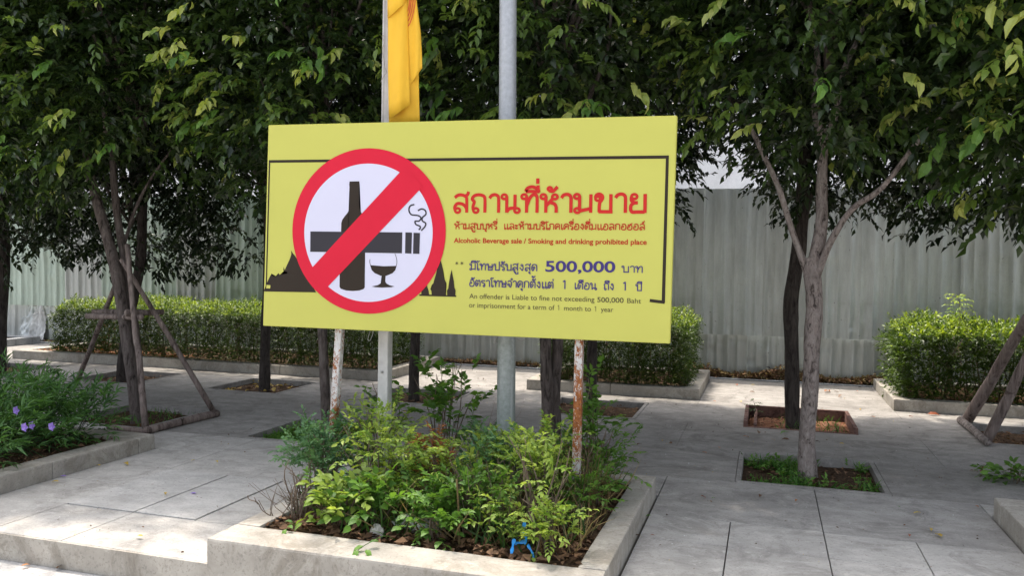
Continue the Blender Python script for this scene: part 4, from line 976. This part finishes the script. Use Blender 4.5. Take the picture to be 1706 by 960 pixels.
latin('Baht', (1045, 505.0), (1068, 505.8), 8.2, M['olive'], .002)
latin('or imprisonment for a term of', (781.5, 512.3), (924.0, 516.9), 8.2, M['olive'], .002)
thai('1', (929.5, 517.1), (932.6, 517.2), 6.6, M['olive'], .12)
latin('month to', (939.8, 517.4), (984.5, 518.9), 8.2, M['olive'], .002)
thai('1', (991.0, 519.1), (994.2, 519.2), 6.6, M['olive'], .12)
latin('year', (1001, 519.5), (1021.8, 520.2), 8.2, M['olive'], .002)

# ---------------------------------------------------------------- poles, flag, wires
fp = empty('flag_pole', (-2.2, 4.45, .1)); tag(fp, 'square white painted flag pole behind the left part of the sign', 'flag pole')
a = at(640.5, 690, 4.45); b_ = at(650, 0, 4.45); kx = (b_[0] - a[0]) / (b_[2] - a[2])
bm = bmesh.new(); box_bm(-.033, .033, -.033, .033, 0, 1, bm=bm)
for v in bm.verts:
    z = .05 + v.co.z * 4.6; v.co = Vector((a[0] - .0 + (z - a[2]) * kx + v.co.x, 4.45 + v.co.y, z))
bmesh.ops.bevel(bm, geom=list(bm.edges), offset=.004, segments=1, affect='EDGES')
bmobj('shaft', bm, M['pole_white'], fp)
for z in (.55, .78): box('bolt', a[0] - .006, a[0] + .006, 4.408, 4.4168, z, z + .014, M['frame'], fp)
ro = []
for s in (0, 1.5):
    ro.append(([tuple(at(639 - s, 205, 4.38)), tuple(at(640 - s, 150, 4.39)), tuple(at(641.5 - s, 60, 4.40)), tuple(at(643 - s, -60, 4.40))], .0016))
ro.append(([tuple(at(x, y, 4.39)) for x, y in ((639, 58), (637, 62), (640, 70), (637, 82), (639, 98), (641, 112), (644, 120), (638, 128), (635, 136))], .0022))
o = tubes('halyard_rope', ro, M['rope'], fp, 5, 3)
lp = empty('lamp_post', (-1.44, 4.5, .1)); tag(lp, 'round galvanised steel lamp post rising behind the middle of the sign', 'lamp post')
t_ = at(846.5, 0, 4.5); b_ = at(843, 740, 4.5); kx = (t_[0] - b_[0]) / (t_[2] - b_[2])
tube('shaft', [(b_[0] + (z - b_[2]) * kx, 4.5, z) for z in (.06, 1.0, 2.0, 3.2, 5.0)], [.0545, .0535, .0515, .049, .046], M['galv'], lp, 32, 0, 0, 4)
tube('base_flange', [(b_[0], 4.5, .06), (b_[0], 4.5, .11)], [.09, .09], M['galv'], lp, 24, 0, 0, 1, False)
# horizontal support arm and lamp head above the frame
tube('arm', [(t_[0] + .0, 4.5, 4.95), (t_[0], 4.2, 5.25), (t_[0], 3.6, 5.4)], [.03, .028, .025], M['galv'], lp, 12)
box('lamp_head', t_[0] - .12, t_[0] + .12, 3.15, 3.65, 5.36, 5.46, M['frame'], lp, bev=.02)
wr = tubes('tie_wire', [([tuple(at(x, y, 4.44)) for x, y in ((858, 562), (866, 568), (874, 566), (884, 558), (878, 553))], .0022), ([tuple(at(x, y, 4.44)) for x, y in ((830, 560), (826, 567), (824, 571), (829, 572))], .003)], M['wire'], lp, 5, 3)
tag(tubes('tie_wire', [([tuple(at(x, y, 4.30)) for x, y in ((617, 552), (614, 560), (613, 566), (616, 568), (620, 560), (622, 552))], .002)], M['wire'], None, 5, 3), 'thin wire loop hanging below the sign beside the white flag pole', 'wire')
flag = empty('flag', (-2.1, 4.40, 2.2)); tag(flag, 'limp yellow flag with a red striped emblem hanging on the white pole', 'flag')
def cloth(name, rows, y0, depth, m, parent, nu=12):
    """rows: list of (py, pxl, pxr); a hanging sheet with a soft belly"""
    VV = []
    rows = np.array(rows, float); ys = np.linspace(0, 1, len(rows) * 3)
    rr = np.stack([np.interp(ys, np.linspace(0, 1, len(rows)), rows[:, k]) for k in range(rows.shape[1])], -1)
    for r_ in rr:
        for u_ in np.linspace(0, 1, nu):
            px = r_[1] + (r_[2] - r_[1]) * u_; py = r_[0] + (r_[3] * u_ if rows.shape[1] > 3 else 0)
            d = depth * math.sin(u_ * math.pi) + .006 * math.sin(u_ * 9 + r_[0] * .02)
            VV.append(at(px, py, y0 - d))
    n = len(rr); I = np.arange(n * nu).reshape(n, nu)
    Fq = np.stack([I[:-1, :-1], I[:-1, 1:], I[1:, 1:], I[1:, :-1]], -1).reshape(-1, 4)
    o = npmesh(name, VV, Fq, m, parent, smooth=True)
    md = o.modifiers.new('thickness', 'SOLIDIFY'); md.thickness = .0015
    return o
cloth('back_fold', [(-60, 650, 690, 0), (60, 649, 697, 0), (150, 648, 698, 0), (206, 648, 699.5, 0)], 4.395, .012, M['flag'], flag)
cloth('side_fold', [(-60, 674, 690, 0), (0, 677, 694, 0), (60, 679, 701, -6), (100, 680, 703, -10), (143, 682, 703.5, -30)], 4.375, .010, M['flag'], flag)
cloth('front_fold', [(-60, 646, 676, 0), (0, 646, 678, -6), (40, 646.5, 680, -8), (120, 646.5, 682, -14), (199, 648, 683, -25)], 4.36, .024, M['flag'], flag)
cloth('top_fold', [(-60, 646, 676, 0), (30, 646, 677, -28)], 4.352, .034, M['flag'], flag)
st = []
for k in range(4):
    st.append([(679.0, 44 - k * 8.5), (682.5 - k * .6, 39 - k * 8.5), (686.5 - k * 1.6, 28 - k * 7.5), (690.5 - k * 2.8, 10 - k * 5), (693 - k * 3.2, -12 - k * 3)])
VV = []; FF = []; b = 0
for i, P in enumerate(st):
    V_, F_ = ribbon(catmull(P, 5), 1.5); VV += [at(q[0], q[1], 4.360 - i * .0003) for q in V_]; FF += [tuple(a_ + b for a_ in f) for f in F_]; b += len(V_)
pymesh('emblem', VV, FF, M['flagred'], flag)

# ---------------------------------------------------------------- shrubs of the sign planter
def shrub(label, x, y, h, r, n, kind, z=.10, name='shrub', sl=.13, ll=.034, wr=.42, nl=9, stems=9, top=.75, cat='shrub', zlo=.25, lean=(0, 0), dr=.3):
    t = empty(name, (x, y, z)); tag(t, label, cat)
    lst = []; tips = []
    for k in range(stems):
        a = rng.uniform(0, 6.28); q = r * rng.uniform(.3, .95); hh = h * rng.uniform(.6, 1.0)
        e = np.array([x + math.cos(a) * q + lean[0], y + math.sin(a) * q + lean[1], z + hh])
        s0 = np.array([x + rng.normal(0, .03), y + rng.normal(0, .03), z - .01])
        lst.append(([s0, s0 * .45 + e * .55 + (rng.normal(0, .02), rng.normal(0, .02), .05), e], [.0045, .0035, .002])); tips.append(e)
    tubes('stems', lst, M['twig'], t, 5, 3)
    n = int(n * 1.5); h = h * .96; r0 = r; r = r * 1.07; ll = ll * 1.15; wr = wr * 1.12
    P, d = ellips(n, (x + lean[0] * .7, y + lean[1] * .7, z + h * .55), (r, r, h * .5), .55)
    P = P[(P[:, 2] > z + h * zlo * rng.uniform(.6, 1.2, len(P)))]
    P = P[lump(P, 9, x * 7) + .35 * lump(P, 23, x) > -.28]; sl = sl * rng.uniform(.55, 1.3, len(P))
    D = unit(P - np.array([x, y, z])) * np.array([1, 1, .7]) + rng.normal(0, .35, P.shape) + (0, -.15, .15)
    A = sprays(P, D, sl, nl, ll, wr, dr, .9, .15, .15, .35)
    nvis = 150
    lo = leaf_mesh('foliage', *A[:5], M[kind], t, A[5], TL8, TF8, kind='stuff')
    # rachises
    m_ = min(len(P), 90); lst = [([P[i], P[i] + unit(D[i]) * sl[i] * .5, P[i] + unit(D[i]) * sl[i] - (0, 0, dr * sl[i])], [.0012, .001, .0006]) for i in range(m_)]
    tubes('leaf_stalks', lst, M['straw' if kind == 'dry' else 'mid'], t, 3, 1)['kind'] = 'stuff'
    return t
M['straw'].name = 'dry_straw'
def gx(px, py): q = gr(px, py, .10); return q[0], q[1]
shrub('lime green shrub at the left front of the sign planter', -2.02, 3.98, .50, .27, 150, 'lime')
shrub('bluish green shrub at the left end of the sign planter', -2.38, 4.02, .44, .20, 90, 'blue', ll=.03)
shrub('lime green shrub under the left rusty post', -2.20, 4.38, .52, .24, 110, 'lime')
shrub('broad leaved light green plant hanging low at the left front', -2.02, 3.68, .27, .16, 34, 'lime', ll=.055, wr=.55, nl=5, zlo=.1)
shrub('dark green leafy plant low at the front left of the planter', -1.86, 3.70, .22, .15, 36, 'mid', ll=.05, wr=.6, nl=5, zlo=.1)
shrub('lime green shrub in the middle of the sign planter', -1.62, 4.02, .42, .22, 100, 'lime')
shrub('blue green shrub in front of the lamp post', -1.38, 4.12, .44, .15, 56, 'blue', ll=.03)
qd = at(742, 735, 4.12)
shrub('dry orange brown shrub between flag pole and lamp post', qd[0], 4.12, qd[2] - .05, .15, 110, 'dry', sl=.11, ll=.034, wr=.32, zlo=.55)
shrub('bright lime shrub at the right front corner of the planter', -1.02, 3.76, .50, .21, 130, 'lime')
shrub('lime shrub left of the right rusty post', -1.14, 4.12, .50, .20, 100, 'lime')
shrub('mid green shrub at the back right corner of the planter', -.92, 4.62, .52, .22, 150, 'mid')
shrub('small weed at the right kerb of the planter', -.92, 4.15, .28, .12, 36, 'mid', zlo=.1)
shrub('tall green plant rising beneath the middle of the sign', -1.95, 4.85, .76, .26, 60, 'mid', ll=.055, wr=.55, nl=7, zlo=.55, sl=.15, stems=12)
shrub('dull green plant beside the lamp post', -1.60, 4.62, .40, .16, 60, 'blue', ll=.035)
shrub('small leafy stem beside the left rusty post', -2.28, 4.62, .62, .12, 22, 'mid', ll=.05, wr=.55, nl=5, zlo=.5)
shrub('tall leafy stem behind the right rusty post', -.98, 4.78, .72, .10, 24, 'mid', ll=.05, wr=.55, nl=5, zlo=.5)
shrub('low green weeds at the left front corner of the planter', -2.28, 3.66, .22, .12, 44, 'mid', zlo=.05)
shrub('sprig of green weed at the front kerb near the white stone', -1.50, 3.62, .17, .10, 24, 'mid', ll=.045, wr=.6, nl=5, zlo=.05)
shrub('yellow green sprout in front of the blue ribbon', -1.24, 3.66, .26, .06, 12, 'lime', nl=7, zlo=.3, stems=3)
shrub('feathery low shrub with bare stems at the planter left end', -2.36, 3.80, .30, .15, 50, 'dark', ll=.022, zlo=.2)
def baretwigs(label, x, y, n, h, sp, m='twig', r0=.0028):
    lst = []
    for k in range(n):
        a = rng.uniform(0, 6.28); b0 = np.array([x + rng.normal(0, sp * .35), y + rng.normal(0, sp * .3), .09]); e = b0 + (rng.normal(0, sp * .6), rng.normal(0, sp * .5), h * rng.uniform(.5, 1.1))
        lst.append(([b0, (b0 + e) / 2 + rng.normal(0, .02, 3), e], [r0, r0 * .75, r0 * .35]))
        if rng.random() < .6:
            s = b0 * .4 + e * .6; lst.append(([s, s + (rng.normal(0, .05), rng.normal(0, .04), .06)], [r0 * .5, r0 * .3]))
    o = tubes('bare_twigs', lst, M[m], None, 4, 2); tag(o, label, 'dry plant'); return o
shrub('mid green filler shrub at the front centre of the planter', -1.62, 3.74, .26, .18, 60, 'mid', zlo=.05)
shrub('dull green low shrub right of the white stone', -1.38, 3.78, .30, .18, 60, 'mid', ll=.036, zlo=.05)
shrub('pale lime shrub low at the right front, nearest the corner', -.96, 3.62, .30, .14, 60, 'lime', zlo=.05)
shrub('blue green shrub overhanging the left kerb', -2.46, 4.25, .40, .20, 90, 'blue', ll=.036, zlo=.2)
shrub('mid green shrub overhanging the right kerb', -.92, 4.4, .38, .15, 90, 'mid', zlo=.1)
shrub('lime green shrub behind the centre of the planter', -1.48, 4.32, .40, .20, 90, 'lime', zlo=.3)
baretwigs('tangle of bare brown twigs at the front centre of the planter', -1.28, 3.85, 90, .34, .26)
baretwigs('dry reddish stems between the lime shrubs', -1.50, 4.0, 60, .36, .22)
baretwigs('bare twigs at the left front corner of the planter', -2.30, 3.75, 50, .24, .20)
baretwigs('dry straw stems beside the right rusty post', -.92, 4.2, 50, .42, .16, 'straw', .0018)
baretwigs('dry stems in front of the lamp post foot', -1.50, 4.3, 30, .42, .16, 'straw', .0018)
baretwigs('dry stems at the back of the planter', -1.9, 4.75, 30, .45, .3, 'twig', .0018)
tag(tubes('bare_twigs', [([(-2.40, 3.60, .12), (-2.47, 3.60, .15), (-2.50, 3.60, .19), (-2.55, 3.60, .20), (-2.56, 3.60, .22)], .0028), ([(-2.45, 3.60, .14), (-2.48, 3.58, .21)], .002), ([(-2.50, 3.6, .18), (-2.52, 3.6, .215)], .002)], M['twig'], None, 5, 3), 'gnarled bare twig poking out over the left kerb of the planter', 'dry plant')
tag(tube('dead_stick', [(-1.36, 3.56, .10), (-1.37, 3.57, .28), (-1.385, 3.58, .42)], [.006, .005, .004], M['straw'], None, 6, .1), 'single pale upright stick at the front of the planter', 'stick')
Pg = np.stack([rng.uniform(-2.36, -.8, 1500), rng.uniform(3.55, 4.95, 1500), np.full(1500, .10)], -1); Pg = Pg[lump(Pg, 7, 2.) > -.1]
tag(grassy('grass_tufts', Pg, .20, 'dark', None, .05, .7), 'thin grass tufts growing between the planter shrubs', 'grass')
Pg = np.stack([rng.uniform(-1.9, -.8, 700), rng.uniform(3.6, 4.9, 700), np.full(700, .10)], -1)
tag(grassy('dry_grass', Pg, .26, 'straw', None, .03, .6), 'dry straw coloured grass between the planter shrubs', 'grass')
# heart leaved vine hanging over the front kerb
vine = empty('vine', (-1.72, 3.40, .13)); tag(vine, 'small heart leaved vine tip hanging over the front kerb', 'vine')
tube('stem', [(-1.66, 3.50, .12), (-1.68, 3.42, .165), (-1.72, 3.33, .155), (-1.735, 3.26, .145)], .0018, M['mid'], vine, 5)
leaf_objs([np.array([(-1.68, 3.36, .16), (-1.73, 3.30, .152), (-1.70, 3.27, .148), (-1.735, 3.26, .145)]), np.array([(-.5, -.4, .1), (-.6, -.6, -.1), (.7, -.5, -.2), (-.1, -1, -.55)]), np.array([(0, -.2, 1.)] * 4), np.array([.05, .055, .05, .062]), np.zeros(4), np.zeros(4)], vine, YL[4:])
vine2 = empty('vine', (-2.22, 3.5, .13)); tag(vine2, 'tiny sprig leaning on the front kerb left of the grey paper ball', 'vine')
tube('stem', [(-2.2, 3.52, .11), (-2.2, 3.45, .16), (-2.2, 3.40, .14)], .0015, M['mid'], vine2, 5)
leaf_objs([np.array([(-2.2, 3.46, .16), (-2.2, 3.42, .155), (-2.2, 3.40, .145)]), np.array([(-.6, -.3, .3), (.6, -.4, .2), (0, -1, -.5)]), np.array([(0, -.3, 1.)] * 3), np.array([.04, .04, .045]), np.zeros(3), np.zeros(3)], vine2, YL[4:])
# things in the planter
q = gr(690, 880, .13); crumple('white_stone', 'pale grey white broken slab piece lying at the front of the planter', 'stone', (q[0], q[1] + .05, .14), (.13, .07, .045), 'whiteplastic', 8, det=2)
q = gr(622, 890, .13); crumple('paper_ball', 'small crumpled greyish ball at the front kerb of the planter', 'litter', (q[0], q[1] + .04, .125), (.032, .03, .035), 'greypaper', 9)
def strip(name, label, cat, pts, wd, m):
    P = catmull(pts, 4); n = len(P); T = np.gradient(P, axis=0); T = unit(T); S = unit(np.cross(T, (0.15, 1.0, .2)))
    S = S * (1 + .35 * np.sin(np.arange(n) * 1.3))[:, None]
    V = np.vstack([P + S * wd / 2, P + (0, .004, 0), P - S * wd / 2]); Fq = []
    for k in range(2):
        for i in range(n - 1): Fq.append((k * n + i, k * n + i + 1, (k + 1) * n + i + 1, (k + 1) * n + i))
    return V, Fq
rb = []; rf = []; b = 0
def a3(px, py, y): return tuple(at(px, py, y))
for pts in ([a3(873, 872, 3.62), a3(872, 885, 3.60), a3(876, 898, 3.58), a3(874, 906, 3.56)], [a3(876, 904, 3.56), a3(862, 904, 3.55), a3(856, 907, 3.54)], [a3(856, 900, 3.54), a3(853, 912, 3.52), a3(852, 925, 3.50)], [a3(878, 908, 3.55), a3(884, 918, 3.53), a3(890, 931, 3.50)]):
    V_, F_ = strip('', '', '', [tuple(np.array(q) + rng.normal(0, .003, 3)) for q in pts], .015, None); rb.append(V_); rf += [tuple(a_ + b for a_ in f) for f in F_]; b += len(V_)
o = pymesh('blue_ribbon', np.vstack(rb), rf, M['blueplastic']); tag(o, 'torn bright blue plastic strip tied in the front right of the planter', 'plastic strip')
md = o.modifiers.new('thickness', 'SOLIDIFY'); md.thickness = .001

# ---------------------------------------------------------------- left flower bed
def ruellia(label, x, y, r, h, n, flowers):
    t = empty('flowering_plant', (x, y, .1)); tag(t, label, 'flowering plant')
    lst = []
    P, d = ellips(n, (x, y, .1 + h * .4), (r, r, h * .6), .45); P = P[P[:, 2] > .12]
    for k in range(26):
        e = P[k % len(P)]; lst.append(([(x + rng.normal(0, r * .35), y + rng.normal(0, r * .35), .09), (np.array([x, y, .1]) + e) / 2, e], [.004, .003, .002]))
    tubes('stems', lst, M['dark'], t, 4, 2)
    D = unit(P - np.array([x, y, .1])) * np.array([.8, .8, .6]) + rng.normal(0, .3, P.shape) + (0, 0, .35)
    A = sprays(P, D, .12, 7, .095, .17, .2, .9, .05, .25)
    leaf_mesh('foliage', *A[:5], M['ruel'], t, A[5], kind='stuff')
    for (px, py, yy) in flowers:
        c = at(px, py, yy); cc = []; FD = []
        for k in range(5):
            an = k * 2 * math.pi / 5; cc.append(c); FD.append((math.cos(an), -.35, math.sin(an)))
        leaf_mesh('flower', np.array(cc), np.array(FD), np.array([(0, -1., 0.2)] * 5), [.030] * 5, [.030] * 5, M['purple'], t, np.array([.3, .6, .5, .8, .4]), TL8, TF8)
    return t
ruellia('purple flowering plant nearest the left edge of the photo', -4.85, 3.85, .36, .46, 170, [(42, 712, 3.78), (28, 684, 4.0)])
ruellia('purple flowering plant second from the left edge', -4.95, 4.35, .36, .48, 180, [(87, 711, 4.0), (54, 709, 4.05)])
ruellia('bushy narrow leaved plant near the kerb end of the flower bed', -4.88, 4.72, .30, .42, 150, [])
ruellia('narrow leaved plant at the back of the flower bed', -5.5, 4.7, .42, .50, 200, [])
ruellia('narrow leaved plant far left in the flower bed', -5.7, 4.2, .42, .50, 180, [])
ruellia('narrow leaved plant at the left rear corner of the view', -6.4, 4.75, .42, .48, 160, [])
shrub('bright green sprout by the left kerb', -4.72, 3.72, .20, .10, 20, 'lime', cat='plant', zlo=.05)
# green weed at the right edge
shrub('small bright green weed spreading on the paving at the right edge', *gr(1700, 806, 0)[:2], .09, .16, 26, 'mid', z=0.0, zlo=0, ll=.05, wr=.55, nl=5, cat='weed', name='weed')
sapling('tiny dark weed in the sunlit plank pit', *gr(1255, 693, 0)[:2], 0, .14, 7, .03, 'dark', cat='weed', name='weed')
sapling('tiny withered weed on the paving at the right', *gr(1632, 795, 0)[:2], 0, .06, 4, .02, 'dry', cat='weed', name='weed')

# ---------------------------------------------------------------- fallen leaves and bits
def fallen(px, py, ll, mk, label, z=0.004, grp='fallen leaves scattered on the paving'):
    q = gr(px, py, z); a = rng.uniform(0, 6.28)
    o = leaf_mesh('fallen_leaf', np.array([[0, 0, 0]]), np.array([[math.cos(a), math.sin(a), .08]]), np.array([[rng.normal(0, .2), rng.normal(0, .2), 1.]]), [ll], [ll * .5], M[mk], None, np.array([rng.random()]), TL8, TF8)
    o.location = (q[0], q[1], z + .012); tag(o, label, 'fallen leaf', grp)
for (px, py, ll, mk, lb) in [(208, 774, .06, 'yellowleaf', 'yellow fallen leaf near the end of the left kerb'), (167, 779, .04, 'yellowleaf', 'small yellow leaf touching the left kerb'),
    (318, 771, .035, 'yellowleaf', 'yellow leaf speck on the dark paving left of the planter'), (359, 771, .04, 'yellowleaf', 'yellow leaf on the shaded paving right of the small speck'),
    (276, 824, .04, 'yellowleaf', 'orange yellow leaf on the left hatch cover'), (238, 898, .04, 'yellowleaf', 'yellow leaf on the step edge paving'), (98, 806, .05, 'yellowleaf', 'pale yellow leaf below the left kerb by a purple petal'),
    (1314, 722, .10, 'grass', 'greenish leaf on the shaded paving left of the front tree pit'), (1545, 692, .12, 'redleaf', 'curled orange brown leaf in front of the right hedge kerb'),
    (1521, 697, .05, 'redleaf', 'small red leaf in front of the right hedge kerb'), (1374, 654, .12, 'redleaf', 'tan leaf on the sunny paving right of the dark trunk'),
    (1514, 894, .035, 'redleaf', 'orange red berry like leaf on the front right paving'), (1550, 884, .04, 'yellowleaf', 'yellow bit on the front right paving'), (1494, 847, .025, 'grass', 'tiny green bit on the right paving'),
    (1186, 834, .03, 'grass', 'tiny green leaf right of the sign planter'), (1085, 863, .035, 'mid', 'small green sprig beside the right kerb of the planter'), (1083, 896, .03, 'redleaf', 'dark red bit beside the planter kerb'),
    (1067, 897, .04, 'litter', 'black brown shred beside the planter kerb'), (1328, 836, .035, 'redleaf', 'brown leaf in front of the grassy tree pit'), (1624, 846, .03, 'redleaf', 'pink red petal on the right paving'),
    (1120, 742, .05, 'litter', 'dark leaf on the shaded paving right of the sign'), (1069, 742, .06, 'litter', 'brown leaf on the shaded paving right of the planter'), (1177, 758, .05, 'redleaf', 'reddish leaf left of the grassy tree pit'),
    (35, 948, .045, 'redleaf', 'brown leaf on the road below the step'), (95, 952, .05, 'litter', 'dark twig bit on the road below the step'), (1020, 0, .0, '', '')]:
    if mk: fallen(px, py, ll, mk, lb, z=-.136 if 'road' in lb else .004)
for k in range(46):
    x = rng.uniform(-.6, 1.2) if k % 3 else rng.uniform(-4.2, -2.7); y = rng.uniform(8.7, 10.7) if k < 24 else rng.uniform(4.6, 8.5)
    if k >= 24 and not (0.02 < ((x + .17) / 1.95) % 1 < .5) is False: pass
    f_ = ((x + .17) / 1.95) % 1
    if k >= 24 and f_ < .5 and (5.6 < y < 6.6 or 7.6 < y < 8.6): y = 7.1
    ll = rng.uniform(.03, .07)
    o = leaf_mesh('fallen_leaf', np.array([[0, 0, 0]]), np.array([[*rng.normal(0, 1, 2), .1]]), np.array([[rng.normal(0, .3), rng.normal(0, .3), 1.]]), [ll], [ll * .5], M[('redleaf', 'litter', 'litter', 'yellowleaf')[k % 4]], None, np.array([rng.random()]), TL8, TF8)
    o.location = (x, y, .016)
    cw = ('orange red', 'dark brown', 'brown', 'yellow')[k % 4]; side = 'left of the sign planter' if x < -2.4 else 'straight before the fence gap' if x > -.7 and k < 24 else 'right of the sign planter'
    tag(o, ('small %s leaf on the sunlit paving %s' if k < 24 else 'small %s leaf on the shaded paving %s') % (cw, side), 'fallen leaf', 'dry leaves on the ' + ('sunlit paving near the fence' if k < 24 else 'shaded paving'))
for (px, py, lb) in [(106, 795, 'fallen purple petal against the left kerb'), (322, 824, 'pale lilac petal on the right hatch cover'), (118, 940, 'lilac petal at the foot of the step')]:
    q = gr(px, py, -.13 if 'foot' in lb else .004); o = leaf_mesh('petal', np.zeros((3, 3)), np.array([(1, 0, .3), (-.5, .8, .3), (-.5, -.8, .3)]), np.array([(0, 0, 1.)] * 3), [.02] * 3, [.02] * 3, M['purple'], None, np.array([.5, .7, .9]), TL8, TF8)
    o.location = (q[0], q[1], (-.13 if 'foot' in lb else .008)); tag(o, lb, 'petal')

def debris(n, x0, x1, y0, y1, mk, lab, ll=.014):
    P = np.stack([rng.uniform(x0, x1, n), rng.uniform(y0, y1, n), np.full(n, .006)], -1)
    fx = ((P[:, 0] + .17) / 1.95) % 1; inp = (fx < .52) & (((P[:, 1] > 5.55) & (P[:, 1] < 6.65)) | ((P[:, 1] > 7.5) & (P[:, 1] < 8.65)))
    inb = (P[:, 0] > -2.55) & (P[:, 0] < -.6) & (P[:, 1] < 5.15); P = P[~(inp | inb)]; n = len(P)
    L = ll * rng.uniform(.4, 1.6, n) ; D = rng.normal(0, 1, (n, 3)) * (1, 1, .25)
    tag(leaf_mesh('debris', P, D, rng.normal(0, .4, (n, 3)) + (0, 0, 1), L, L * .6, M[mk], None, kind='stuff'), lab, 'debris')
debris(520, -4.3, 1.28, 3.3, 10.6, 'litter', 'tiny dark crumbs and leaf bits scattered over the paving')
debris(170, -4.3, 1.28, 3.3, 8.5, 'yellowleaf', 'tiny pale yellow bits scattered over the paving', .010)
debris(160, -4.3, 1.28, 3.3, 8.5, 'whiteplastic', 'tiny pale chips scattered over the paving', .009)
